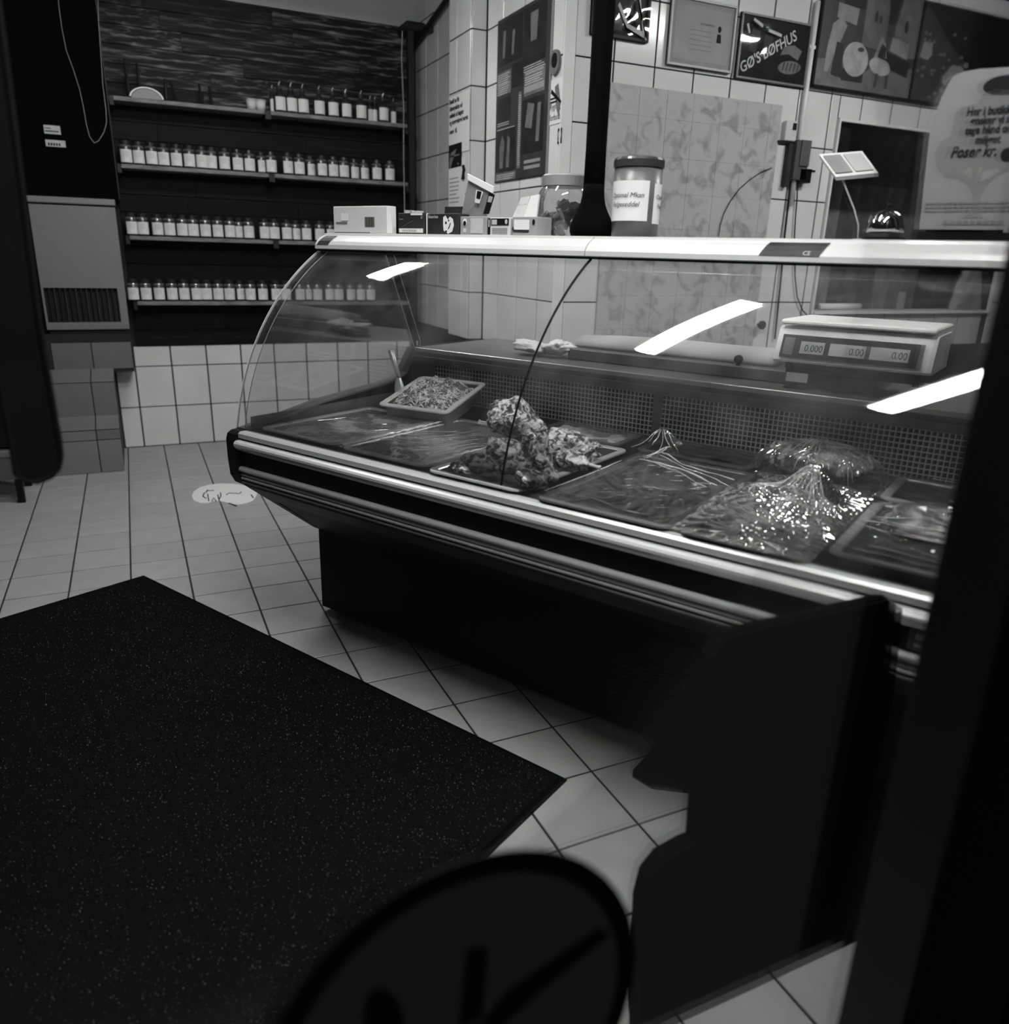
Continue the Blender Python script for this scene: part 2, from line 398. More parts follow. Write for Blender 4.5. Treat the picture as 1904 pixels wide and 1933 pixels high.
tiles(wall_rear, (0, YM, 0), 0, [HX1 + .012, 5.51, 5.72, 5.94, 6.15], [.729, .979, 1.229, 1.479, 1.729, 1.979], 'glaze')
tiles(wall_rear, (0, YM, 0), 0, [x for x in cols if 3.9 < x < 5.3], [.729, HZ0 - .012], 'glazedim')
obj('tile_backing', bx(2.49, 3.462, YM - .0075, YM, .70, 1.897), 'marbleback', wall_rear)
tiles(wall_rear, (0, YM - .0075, 0), 0, [2.49, 2.642, 2.79, 2.937, 3.096, 3.244, 3.393, 3.462], [.70, .855, 1.01, 1.165, 1.316, 1.47, 1.622, 1.780, 1.897], 'marble', .006)
win = struct('window_1', MB().box(HX0 - .012, HX0, YM - .02, YM + .02, HZ0 - .012, HZ1 + .012).box(HX1, HX1 + .012, YM - .02, YM + .02, HZ0 - .012, HZ1 + .012)
             .box(HX0, HX1, YM - .02, YM + .02, HZ1, HZ1 + .012).box(HX0, HX1, YM - .03, YM + .12, HZ0 - .012, HZ0 + .004), 'white')
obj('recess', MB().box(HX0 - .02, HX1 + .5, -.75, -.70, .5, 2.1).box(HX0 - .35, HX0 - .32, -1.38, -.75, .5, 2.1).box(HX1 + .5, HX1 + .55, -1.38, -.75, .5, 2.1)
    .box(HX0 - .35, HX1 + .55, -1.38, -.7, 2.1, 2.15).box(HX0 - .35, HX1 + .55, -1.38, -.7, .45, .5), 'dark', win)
random.seed(3)
bd = MB().box(0, .135, 0, .02, 0, 1.55, c=.002).mesh('wall_board'); bd.materials.append(mat('dim board', .22, .6, var=.4, vscale=6, rnd=.5))
for k in range(13):
    o = link(bpy.data.objects.new('wall_board', bd), win); o.location = (HX0 - .1 + k * .14, -.77, .52)
tp = struct('trim_1', bx(4.30, 6.4, YM - .012, YM, 2.462, 2.53), 'white')      # pale cornice over the long prints
struct('trim_2', bx(4.30, 6.4, YM - .03, YM, 2.535, 2.72), 'dark')

# tiled pillar left of the shelves, stepped towards the floor
wl = struct('wall_left', MB().prism([(YB, 0), (-.145, 0), (-.145, .232), (.005, .278), (.005, .463), (.205, .505), (.205, .70), (YB, .70)], -.42, .380, 'x').box(.38, .488, .205, YB, .487, .70), 'grout')
def ptile(x0, x1, p0, p1, t=.006):
    (ya, za), (yb, zb) = p0, p1
    L = math.hypot(yb - ya, zb - za); a = math.atan2(zb - za, yb - ya)
    me = tile_mesh(x1 - x0, L, 'pillartile', t)
    o = link(bpy.data.objects.new('tile', me), wl); o.location = (x0, ya, za); o.rotation_euler = (a, 0, 0)
for xa, xb in ((-.42, -.18), (-.18, .028), (.028, .268), (.268, .384)):
    ptile(xa, xb, (-.145, 0), (-.145, .178)); ptile(xa, xb, (-.145, .178), (-.145, .232))
    ptile(xa, xb, (-.145, .232), (.005, .278)); ptile(xa, xb, (.005, .278), (.005, .463))
    xb2 = .488 if xb > .3 else xb + .017; xa2 = xa if xa < 0.1 and xa > .02 else xa + .017
    ptile(xa, xb if xb < .3 else .384, (.005, .463), (.205, .505)); ptile(xa2 + (.06 if .02 < xa < .1 else 0), xb2, (.205, .505), (.205, .655))

# front: door at the camera's side
YD = -4.38
door = struct('door_1', MB().box(1.056, 1.212, YD - .055, YD + .004, 0, 2.5, c=.001), 'blackmetal')
obj('highlight_strip', bx(1.2125, 1.226, YD - .05, YD, 0, 2.5), 'steel', door, label='dull metal strip standing in for the edge highlight along the door frame')  # lighter strip added as the highlight on the post edge
obj('door_pane', bx(-1.2, 1.065, YD - .003, YD + .003, .02, 2.5), 'doorglass', door)
struct('wall_front', bx(1.227, 6.4, YD - .06, YD + .006, 0, 2.72), 'blackmatt')
struct('trim_3', bx(-1.2, 1.223, YD - .04, YD + .006, 2.5, 2.72), 'blackmetal')

# ------------------------------------------------------------------ lamps
def lamp(x0, x1, y, w, z, m, label):
    t = thing('ceiling_lamp', label, 'lamp', ((x0 + x1) / 2, y, z), 0, 'ceiling tube lamps')
    h = (x1 - x0) / 2
    obj('housing', bx(-h - .02, h + .02, -w / 2 - .015, w / 2 + .015, .03, .07, c=.005), 'whiteplastic', t)
    pr = [(w / 2 * math.cos(a), -.004 + .032 * 0 - 0.0 + .03 - .03 * math.sin(a)) for a in [PI * k / 10 for k in range(11)]]
    obj('diffuser', MB().prism(pr, -h, h, 'x'), m, t)
    for s in (-.7, .7): obj('hanger', MB().tube([(s * h, 0, .07), (s * h, 0, 2.72 - z)], .006), 'white', t)
lamp(.56, 1.53, -2.99, .10, 2.50, 'lamp', 'long tube lamp under the ceiling, in front of the glass counter')
lamp(.57, 1.54, -4.05, .11, 2.50, 'lampdoor', 'long tube lamp under the ceiling, nearest the door')
lamp(.60, 1.50, -1.22, .13, 2.50, 'lampback', 'long tube lamp under the ceiling, nearest the spice shelves')
lamp(3.4, 4.5, -3.0, .14, 2.56, 'lampstaff', 'long tube lamp under the ceiling, over the serving side')
#PART2
# ------------------------------------------------------------------ carpet, floor sticker
t = thing('door_mat', 'black carpet mat lying on the floor tiles in front of the counter', 'mat', (0, 0, 0))
def wpoly(uvs): return [tuple(cw(a, b)[:2]) for a, b in uvs]
obj('rubber_edge', MB().prism(wpoly([(-.735, -.222), (1.145, -.258), (1.145, -1.47), (-.79, -1.44)]), 0.0005, .005, 'z'), 'blackmatt', t)
obj('pile', MB().prism(wpoly([(-.720, -.234), (1.128, -.270), (1.128, -1.455), (-.775, -1.427)]), .004, .009, 'z'), 'mat', t)
mb = MB(); random.seed(5)
for k in range(15000):
    q = cw(random.uniform(-.7, 1.12), random.uniform(-1.3, -.275)); a = random.uniform(0, PI); s = .0016; h = random.uniform(.009, .0125)
    dx, dy = s * math.cos(a), s * math.sin(a)
    mb.add([(q.x - dx, q.y - dy, .0088), (q.x + dx, q.y + dy, .0088), (q.x + dx * .4 + dy, q.y + dy * .4 - dx, h)], [(0, 1, 2)])
o = obj('tufts', mb, mat('carpet tufts', .08, .9, var=.5, vscale=30, spec=.1), t); o['kind'] = 'stuff'
t = thing('floor_sticker', 'torn white round sticker with black line drawing, on the floor beside the counter', 'sticker', (0, 0, 0))
def fpoly(pts): return [tuple(aZ(x, y, 0)[:2]) for x, y in pts]
obj('paper', MB().prism(fpoly([(362, 937), (366, 928), (378, 920), (396, 915), (420, 913), (445, 914), (470, 918), (487, 925), (484, 936), (478, 945), (466, 950), (450, 953), (436, 951), (420, 947), (404, 946), (392, 950), (378, 950), (366, 945)]), 0.0003, .0016, 'z'), 'paper', t)
mb = MB()
def stroke(pts, w=.006):
    q = [aZ(x, y, .0018) for x, y in pts]; obj('drawn_line', MB().tube(q, w / 2, 5), 'ink', t)
stroke([(389, 927), (404, 926)]); stroke([(390, 928), (392, 925)]); stroke([(383, 937), (385, 931), (390, 929)]); stroke([(383, 937), (389, 941)]); stroke([(392, 933), (394, 946)])
stroke([(400, 946), (403, 940), (408, 946)]); stroke([(411, 934), (414, 946)]); stroke([(416, 930), (417, 936), (413, 943)]); stroke([(427, 934), (432, 931), (452, 932), (455, 929)]); stroke([(432, 950), (446, 955)]); stroke([(474, 934), (478, 940)])

# ------------------------------------------------------------------ glass display counter
L = 2.55
ctr = thing('display_counter', 'long refrigerated butcher display counter with curved glass front, metal bumper and black base', 'counter', O, TH)
obj('base', MB().box(0, L, 0, .80, .02, .31).box(.03, L, .03, .78, 0, .02), 'black', ctr)
mb = MB()
for r in range(13):
    for c in range(9):
        u0 = 1.115 + c * .0275 + (r % 2) * .012; z0 = .055 + r * .0138
        mb.box(u0, u0 + .020, -.003, .001, z0, z0 + .0055, c=.001)
obj('vent_grille', mb, 'blackmetal', ctr)
obj('foot', MB().prism([(1.262, 0), (1.262, -.150), (1.318, -.160), (1.40, -.118), (1.40, 0)], 0.0, .022, 'z'), 'black', ctr)
obj('body', MB().prism([(0, .30), (-.280, .528), (-.286, .545), (-.286, .60), (.44, .60), (.44, .52), (.85, .52), (.85, .30)], .02, L, 'x'), 'black', ctr)
endp = [(0, .30), (-.255, .503), (-.286, .522), (-.300, .548), (-.304, .60), (-.304, .655), (-.298, .671), (-.285, .678), (-.262, .680), (.024, .726), (.361, .756), (.405, .778), (.435, .82), (.465, .859), (.86, .859), (.86, .30)]
obj('end_cap', MB().prism(endp, -.022, .018, 'x'), 'black', ctr, label='black rounded end cap')
tr = endp[8:14]; mb = MB()
for (a, b), (c, d) in zip(tr[:-1], tr[1:]): mb.add([(-.020, a, b + .0015), (.03, a, b + .0015), (.03, c, d + .0015), (-.020, c, d + .0015), (-.020, a, b - .004), (.03, a, b - .004), (.03, c, d - .004), (-.020, c, d - .004)], [(0, 1, 2, 3), (4, 5, 6, 7), (0, 1, 5, 4), (2, 3, 7, 6), (1, 2, 6, 5), (0, 3, 7, 4)])
obj('end_trim', mb, 'darksteel', ctr)
def rail_part(name, prof, m, u0=.018, u1=L, smooth=False, label=None): return obj(name, MB().prism(prof, u0, u1, 'x'), m, ctr, label=label)
rail_part('glass_channel', [(-.245, .60), (-.245, .674), (-.262, .678), (-.284, .678), (-.291, .673), (-.291, .6605), (-.270, .6605), (-.270, .60)], 'alu')
rail_part('groove', [(-.27, .6605), (-.282, .6605), (-.282, .6545), (-.27, .6545)], 'dark')
rail_part('bumper_rail', [(-.27, .6545), (-.298, .6545), (-.305, .652), (-.309, .647), (-.309, .641), (-.305, .634), (-.299, .626), (-.294, .624), (-.27, .624)], 'alubright')
rail_part('inlay', [(-.27, .624), (-.289, .624), (-.289, .578), (-.27, .578)], 'black', label='black strip between the bumper rails')
def rib(z, r, m='alu'): return [(-.288 - r * 1.1 * math.sin(a), z + r * math.cos(a)) for a in [PI * k / 8 for k in range(9)]] + [(-.27, z - r), (-.27, z + r)]
for z, r in ((.5675, .0095), (.5515, .0045), (.5405, .0045), (.5285, .0035)): rail_part('bumper_rib', rib(z, r), 'alu' if r > .004 else 'darksteel')
rail_part('lower_skirt', [(-.27, .578), (-.286, .578), (-.287, .527), (-.282, .516), (-.262, .500), (-.20, .452), (-.20, .50)], 'darkgrey')
obj('nameplate_print', MB().box(1.795, 1.812, -.2906, -.2902, .603, .613).box(1.825, 1.84, -.2906, -.2902, .604, .612).box(1.795, 1.845, -.2906, -.2902, .590, .595), 'lightink', ctr)
obj('nameplate', bx(1.785, 1.90, -.2902, -.289, .582, .620), 'darksteel', ctr)
# well, air grille, rear ledge
obj('well', MB().box(.018, L, -.245, .46, .585, .60).box(.018, .024, -.245, .46, .60, .715).prism([(.44, .60), (.475, .60), (.475, .69), (.452, .69), (.452, .60)], .018, L, 'x'), 'darksteel', ctr)
obj('duct', bx(.03, L, .475, .48, .60, .84), 'dark', ctr)
for u0, u1 in ((.12, .956), (.980, 1.84), (1.862, L)):
    mb = MB(); n = int((u1 - u0) / .0128)
    for k in range(n + 1): mb.box(u0 + k * (u1 - u0) / n - .0015, u0 + k * (u1 - u0) / n + .0015, .449, .451, .69, .812)
    for k in range(10): z = .69 + k * .01355; mb.box(u0, u1, .4485, .4505, z - .0015, z + .0015)
    obj('air_grille', mb, 'grillebar', ctr)
for u0, u1 in ((.018, .12), (.956, .980), (1.84, 1.862)): obj('grille_divider', bx(u0, u1, .444, .452, .685, .815), 'darksteel', ctr)
obj('grille_header', MB().box(.018, L, .444, .46, .812, .834).box(.018, L, .455, .475, .834, .848), 'board', ctr)
obj('ledge', MB().box(.018, L, .462, .93, .848, .8605, c=.002), 'board', ctr, label='grey work ledge behind the glass')
obj('ledge_edge', MB().box(.018, L, .456, .464, .846, .8618, c=.002), 'alu', ctr)
obj('rear_panel', bx(.018, L, .86, .92, 0, .848), 'darksteel', ctr)
# glass
ac, az, ar = .439, .562, .7145
a0, a1 = math.radians(170.9), math.radians(120.2)
def arc(r, n=24): return [(ac + r * math.cos(a0 + (a1 - a0) * k / n), az + r * math.sin(a0 + (a1 - a0) * k / n)) for k in range(n + 1)]
def sheet(u0, u1, name):
    mb = MB(); A = arc(ar); B = arc(ar - .005); n = len(A)
    vs = [(u, a, b) for u in (u0, u1) for a, b in A] + [(u, a, b) for u in (u0, u1) for a, b in B]
    fs = [(i, i + 1, n + i + 1, n + i) for i in range(n - 1)] + [(2 * n + i, 2 * n + i + 1, 3 * n + i + 1, 3 * n + i) for i in range(n - 1)]
    o = obj(name, mb.add(vs, fs), 'glass', ctr, smooth=True)
    return o
def edge(u, name='glass_edge', m='glassedge', w=.002, pad=0.0008):
    mb = MB(); A = arc(ar + pad); B = arc(ar - .005 - pad); n = len(A)
    vs = [(u - w / 2, a, b) for a, b in A] + [(u + w / 2, a, b) for a, b in A] + [(u - w / 2, a, b) for a, b in B] + [(u + w / 2, a, b) for a, b in B]
    fs = []
    for i in range(n - 1):
        for p, q in ((0, 1), (1, 3), (3, 2), (2, 0)): fs.append((p * n + i, p * n + i + 1, q * n + i + 1, q * n + i))
    return obj(name, mb.add(vs, fs), m, ctr)
sheet(-.022, .930, 'front_glass'); sheet(.934, L, 'front_glass')
edge(-.023); edge(.932, 'glass_joint', 'black', .0022, .0006)
side = arc(ar - .008) + [(.08, 1.182), (.335, 1.168), (.468, .862), (.435, .82), (.405, .779), (.361, .757), (.024, .727)]
obj('end_glass', MB().prism(side, .004, .009, 'x'), 'glassend', ctr)
mb = MB(); mb.tube([(.0065, a, b) for a, b in arc(ar - .008)], .0012, 6); mb.tube([(.0065, .335, 1.168), (.0065, .468, .862)], .0022, 6); mb.tube([(.03, .350, 1.168), (.03, .474, .885), (.03, .474, .862)], .0012, 6)
obj('glass_edge', mb, 'glassedge', ctr)
# white top rail
tp = [(.052, 1.183), (.060, 1.181), (.085, 1.181), (.10, 1.184), (.335, 1.184), (.335, 1.226), (.105, 1.2285), (.092, 1.2265), (.090, 1.2215), (.082, 1.219), (.070, 1.213), (.060, 1.204), (.053, 1.194)]
obj('top_rail', MB().prism(tp, -.012, .928, 'x'), 'whiteplastic', ctr, label='white enamelled top rail')
obj('top_rail', MB().prism(tp, .930, L, 'x'), 'whiteplastic', ctr, label='white enamelled top rail')
obj('gasket', bx(-.01, L, .060, .075, 1.176, 1.1815), 'black', ctr)
for u in (.45, 1.3, 2.3): pass
obj('rail_bracket', MB().tube([(2.45, .32, 1.19), (2.45, .47, .86)], .012), 'alu', ctr)
rl = link(bpy.data.objects.new('rail_label', None), ctr); bpy.data.objects.remove(rl)
def rail_label(u0, u1, txts):
    n = 6; mb = MB(); pr = [(.0526, 1.1935), (.0588, 1.2045), (.0690, 1.2135), (.0815, 1.2197)]
    for (a, b), (c, d) in zip(pr[:-1], pr[1:]):
        k0 = (b - 1.1935) / .026 * .012; k1 = (d - 1.1935) / .026 * .012
        nx, nz = -(d - b), (c - a); l = math.hypot(nx, nz); nx /= l; nz /= l; e = .0008
        mb.add([(u0 + k0, a + nx * e, b + nz * e), (u1 + k0, a + nx * e, b + nz * e), (u1 + k1, c + nx * e, d + nz * e), (u0 + k1, c + nx * e, d + nz * e)], [(0, 1, 2, 3)])
    o = obj('rail_label', mb, 'darkgrey', ctr, label='dark printed label on the rail')
    for du, b, s in txts: text(b, s, 'lightink', o, u0 + du, .0535 - .0022, 1.196, rot=(PI / 2 - .55, 0, 0))
rail_label(1.342, 1.462, [(.088, 'CE', .013)])
rail_label(-.004, .045, [])

# ------------------------------------------------------------------ trays
def rrect(u0, u1, v0, v1, r, n=5, off=0):
    u0 -= off; u1 += off; v0 -= off; v1 += off; r = max(r + off, .002); P = []
    for cx, cy, s in ((u1 - r, v1 - r, 0), (u0 + r, v1 - r, 1), (u0 + r, v0 + r, 2), (u1 - r, v0 + r, 3)):
        for k in range(n + 1): a = (s + k / n) * PI / 2; P.append((cx + r * math.cos(a), cy + r * math.sin(a)))
    return P
def tray(label, u0, u1, v0, v1, z, d, rot=0., tilt=0., m='steel', name='tray', cat='tray', r=.028):
    """steel tray, origin at the centre of its rim plane (counter frame)"""
    cu, cv = (u0 + u1) / 2, (v0 + v1) / 2; a, b = (u1 - u0) / 2, (v1 - v0) / 2
    t = thing(name, label, cat, cw(cu, cv, z), (tilt, 0, TH + rot), 'steel trays in the counter')
    t.rotation_mode = 'XYZ'
    def ring(nm, loops, mm, caps):
        vs = []; n = 0
        for off, zz in loops:
            P = rrect(-a, a, -b, b, r, 5, off); n = len(P); vs += [(p[0], p[1], zz) for p in P]
        fs = [(i * n + k, i * n + (k + 1) % n, (i + 1) * n + (k + 1) % n, (i + 1) * n + k) for i in range(len(loops) - 1) for k in range(n)]
        if caps: fs += [tuple(range(n)), tuple(range((len(loops) - 1) * n, len(loops) * n))]
        else: fs += [((len(loops) - 1) * n + k, (len(loops) - 1) * n + (k + 1) % n, (k + 1) % n, k) for k in range(n)]
        obj(nm, MB().add(vs, fs), mm, t)
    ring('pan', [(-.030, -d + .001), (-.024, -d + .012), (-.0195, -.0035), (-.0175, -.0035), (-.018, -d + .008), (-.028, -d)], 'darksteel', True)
    ring('rim', [(-.020, -.003), (-.0175, 0), (0, 0), (.001, -.004), (-.002, -.005), (-.016, -.0032)], m, False)
    return t, a, b
def N3(x, y, z, s=1.): return noise.noise(Vector((x * s, y * s, z * s)))
def ridged(x, y, s): return 1 - abs(noise.noise(Vector((x * s, y * s, 3.7)))) * 2.2
def surf(name, parent, a, b, fn, m, n=70, smooth=True):
    """height sheet over [-a,a]x[-b,b]"""
    return obj(name, MB().grid(n, n, lambda i, j: ((2 * i - 1) * a, (2 * j - 1) * b, fn((2 * i - 1) * a, (2 * j - 1) * b))), m, parent, smooth=smooth)
def meat_fill(parent, a, b, z0, amp, m, seed, name='meat', s=18.):
    return surf(name, parent, a - .02, b - .02, lambda x, y: z0 + amp * (N3(x, y, seed, s) + .5 * N3(x, y, seed + 9, s * 2.3)), m, 70)
def film(parent, a, b, fn, m='film', name='cling_film', n=110, wr=.0022, seed=0., dirx=1.):
    def g(x, y):
        e = min(a - abs(x), b - abs(y)) / .03; e = max(0, min(1, e))
        an = .9 * N3(x, y, seed, 5) + .6 + seed * .13; ca, sa = math.cos(an), math.sin(an); p, q = x * ca + y * sa, y * ca - x * sa
        w = wr * (1.1 * max(0, ridged(p * 5 + seed, q * 42, 1)) ** 4 + .30 * max(0, ridged(p * 10 + seed, q * 95, 1)) ** 3 + .3 * N3(x, y, seed, 18))
        return fn(x, y) + w * (.25 + .75 * e)
    return surf(name, parent, a, b, g, m, n)

def strands(t, fn, cx, cy, n, r0, r1, a0_, a1_, th=.0009, bend=.2, name='film_pleat_shine', seed=1, lift=.0035):
    """pale tubes painting the highlights on gathered film folds, running out from a pinch point"""
    rnd = random.Random(seed); mb = MB()
    for g in range(n):
        an = a0_ + (a1_ - a0_) * (g + rnd.uniform(-.35, .35)) / max(1, n - 1); ra = r0 * rnd.uniform(.6, 1.6); rb = r1 * rnd.uniform(.45, 1.0); bd = rnd.uniform(-bend, bend)
        pts = []
        wv = rnd.uniform(0, 6); 
        for k in range(9):
            q = ra + (rb - ra) * k / 8; A_ = an + bd * (k / 8) ** 2 + .05 * math.sin(k * 1.1 + wv); x, y = cx + q * math.cos(A_), cy + q * math.sin(A_); pts.append((x, y, fn(x, y) + lift))
        w_ = th * rnd.uniform(.6, 1.5); mb.tube(pts, [w_ * (.5 + .5 * math.sin(PI * (k + .6) / 9.2)) for k in range(9)], 5)
    o = obj(name, mb, 'foldshine', t, smooth=True); o['kind'] = 'stuff'
# 1 pale slices, 2 dark tray, both sealed with film
t, a, b = tray('steel tray of pale sliced meat under film at the left end of the counter', .05, .362, -.243, .20, .688, .055, m='steel')
meat_fill(t, a, b, -.014, .007, 'meatpale', 1.3)
film(t, a + .002, b + .002, lambda x, y: .0012 - .004 * math.cos(x / a * 1.5) * math.cos(y / b * 1.5), 'filmflat', wr=.0012, seed=2)
t, a, b = tray('steel tray of smooth dark meat under film, second from the left in the front row', .380, .692, -.245, .268, .686, .055, m='steel', r=.04)
meat_fill(t, a, b, -.010, .0025, 'meat2', 4.1, s=9)
film(t, a + .002, b + .002, lambda x, y: .0012 - .003 * math.cos(x / a * 1.5) * math.cos(y / b * 1.5), 'filmflat', wr=.0010, seed=5)
mb = MB(); random.seed(2)
for (q0, q1) in (((-a + .01, -b + .01), (-a + .01, b - .06)), ((a - .004, -b), (a - .004, b - .05)), ((-a + .08, b - .006), (a - .05, b - .006))):
    pts = [(q0[0] + (q1[0] - q0[0]) * k / 30 + random.uniform(-.003, .003), q0[1] + (q1[1] - q0[1]) * k / 30, .003 + random.uniform(0, .003)) for k in range(31)]
    mb.tube(pts, [.0022 + random.uniform(-.001, .002) for _ in pts], 6)
obj('film_fold_shine', mb, 'foldshine', t)  # pale tubes paint the bright film edges
# mince tray, tilted
def at_tray(t, px, py, dz):   # not used for placement of trays, only helper for lumps
    pass
t, a, b = tray('deep steel tray heaped with minced meat, tilted on the back of the left tray', .155, .41, .125, .385, .754, .062, rot=math.radians(9), tilt=math.radians(13), m='steel', r=.02)
def heap(x, y):
    e = max(0, 1 - (x / (a - .02)) ** 4) * max(0, 1 - (y / (b - .02)) ** 4)
    return -.024 + e * (.028 + .022 * (1 - (x / a) ** 2) * (1 - (y / b) ** 2)) + e * (.010 * N3(x, y, 2.2, 40) + .011 * abs(N3(x, y, 8.2, 85)) + .006 * N3(x, y, 5., 190))
o = surf('minced_meat', t, a - .017, b - .017, heap, 'mince', 130); o['kind'] = 'stuff'
mb = MB(); random.seed(9)
for k in range(430):
    x, y = random.uniform(-a + .03, a - .03), random.uniform(-b + .03, b - .03); g = random.uniform(0, PI); z = heap(x, y)
    cv = random.uniform(-60, 60); pts = []; px_, py_ = x, y
    for q in range(7):
        pts.append((px_, py_, heap(px_, py_) + .003 + .004 * math.sin(q * 1.1 + k))); px_ = max(-a + .028, min(a - .028, px_ + math.cos(g) * .0055)); py_ = max(-b + .028, min(b - .028, py_ + math.sin(g) * .0055)); g += cv * .0055 * 1.6
    mb.tube(pts, [.0018, .0026, .0028, .0026, .0028, .0026, .0016], 5)
o = obj('mince_strands', mb, 'mincelight', t, smooth=True); o['kind'] = 'stuff'
# scoop standing in the mince
s = thing('serving_scoop', 'steel scoop with upright handle standing in the minced meat tray', 'scoop', cw(.085, .262, .735), TH)
u0, z0 = onv(737, 660, .262); u1, z1 = onv(753, 712, .262)
h0 = Vector((u0 - .085, 0, z0 - .735)); h1 = Vector((u1 - .085, 0, z1 - .735))
obj('handle', MB().tube([h0, h0 * .95 + h1 * .05, h0 * .5 + h1 * .5, h1], [.0075, .010, .009, .0065], 12), 'steel', s, smooth=True)
mb = MB(); q = []
for i in range(9):
    for j in range(11):
        a_ = (j / 10 - .5) * PI; k = i / 8
        r = .012 + .016 * math.sin(min(1, k * 1.4) * PI / 2); q.append((h1.x + .004 + .01 * k + r * math.sin(a_) * .8, -.006 + r * math.cos(a_) * -.5, h1.z - k * .068))
fs = [(i * 11 + j, i * 11 + j + 1, (i + 1) * 11 + j + 1, (i + 1) * 11 + j) for i in range(8) for j in range(10)]
obj('bowl', mb.add(q, fs), 'steel', s, smooth=True)

# roast chicken tray
_ico = {}
def ico(n):
    if n not in _ico:
        import bmesh
        bm = bmesh.new(); bmesh.ops.create_icosphere(bm, subdivisions=n, radius=1.); _ico[n] = ([v.co.copy() for v in bm.verts], [tuple(v.index for v in f.verts) for f in bm.faces]); bm.free()
    return _ico[n]
def lump(name, parent, c, size, rot, seed, m, amp=.28, sc=1.5, fine=.07, taper=0., n=4, loc=True):
    vs, fs = ico(n); R = Matrix.Rotation(rot[2], 3, 'Z') @ Matrix.Rotation(rot[1], 3, 'Y') @ Matrix.Rotation(rot[0], 3, 'X'); out = []
    for v in vs:
        k = 1 + amp * N3(v.x + seed, v.y, v.z, sc) + fine * N3(v.x, v.y + seed, v.z, sc * 4.5) + fine * .6 * abs(N3(v.x, v.y, v.z + seed, sc * 9))
        p = Vector((v.x * k, v.y * k, v.z * k)); tp_ = 1 - taper * (p.x + 1) / 2 if taper else 1
        p = Vector((p.x * size[0], p.y * size[1] * tp_, p.z * size[2] * tp_)); out.append(R @ p)
    return obj(name, MB().add(out, fs), m, parent, smooth=True, loc=c)
t, a, b = tray('shallow steel tray of roast chicken pieces, third from the left in the front row', .715, .990, -.272, .245, .690, .055, m='steel')
def ploc(px, py, z): uu, vv = onz(px, py, z); return cw(uu, vv, z)
chick = [  # px, py, z, size, rotation, taper, name, label
    (982, 800, .755, (.062, .040, .042), (0, .5, .6), .3, 'chicken_half', 'large roast half chicken lying on top at the back of the pile'),
    (1070, 838, .722, (.048, .034, .028), (0, 0, .2), .3, 'chicken_thigh', 'roast chicken thigh at the back of the tray, right of the large half'),
    (905, 876, .705, (.044, .026, .022), (0, -.15, -.3), .35, 'chicken_thigh', 'pale roast chicken thigh in the front left corner of the tray'),
    (868, 884, .697, (.026, .013, .012), (0, 0, -.3), .4, 'chicken_wing', 'small chicken wing end at the far left corner of the tray'),
    (1022, 868, .728, (.042, .022, .020), (0, 1.1, -.5), .5, 'drumstick', 'glazed drumstick propped upright in the middle of the pile'),
    (1000, 905, .703, (.026, .020, .018), (0, .2, .4), .2, 'chicken_piece', 'pale chicken piece at the very front of the tray'),
    (1078, 868, .710, (.036, .020, .018), (.3, .1, .1), .3, 'drumstick', 'roast drumstick lying to the right of the upright one'),
    (1105, 856, .702, (.026, .017, .015), (0, .1, .9), .2, 'chicken_piece', 'curled pale chicken piece near the right rim of the tray'),
    (955, 850, .725, (.032, .024, .022), (0, .2, .8), .2, 'chicken_piece', 'dark charred chicken knuckle under the large half'),
    (968, 880, .712, (.030, .020, .017), (0, 0, 1.1), .2, 'chicken_piece', 'torn chicken piece behind the front thigh'),
    (1036, 896, .700, (.028, .016, .014), (.2, 0, 2.1), .2, 'chicken_wing', 'curved chicken wing in front of the upright drumstick'),
    (1120, 842, .696, (.016, .013, .010), (0, 0, .5), .2, 'chicken_piece', 'small pale crumb of chicken at the back right of the tray')]
chick = [(a_, b_, c_ + .006, tuple(1.42 * q for q in d_), *r_) for a_, b_, c_, d_, *r_ in chick]
for k, (px, py, z, sz, rt, tpr, nm, lb) in enumerate(chick):
    e = thing(nm, lb, 'chicken', ploc(px, py, z), TH, 'roast chicken pieces in the tray')
    lump('flesh', e, (0, 0, 0), sz, rt, k * 3.1 + 1, 'chicken', amp=.36, sc=1.5, fine=.13, taper=tpr)
    if nm == 'drumstick':
        R = Matrix.Rotation(rt[2], 3, 'Z') @ Matrix.Rotation(rt[1], 3, 'Y'); d = R @ Vector((1, 0, 0))
        obj('bone', MB().tube([d * sz[0] * .7, d * sz[0] * 1.35, d * sz[0] * 1.5], [.005, .004, .0065], 8), 'lightink', e, smooth=True)
    if nm == 'chicken_half':
        lump('leg', e, (.035, -.012, -.018), (.045, .015, .014), (0, .25, -.35), 8.8, 'chicken', amp=.2, taper=.6)
meat_fill(t, a, b, -.045, .006, 'meatdark', 6.6, 'juices', 20)

# tray behind the chicken, flat film
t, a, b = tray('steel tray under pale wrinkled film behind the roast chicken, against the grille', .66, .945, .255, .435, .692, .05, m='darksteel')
meat_fill(t, a, b, -.006, .006, 'fatpale', 2.6)
film(t, a + .004, b + .004, lambda x, y: .002, 'film', wr=.003, seed=8)

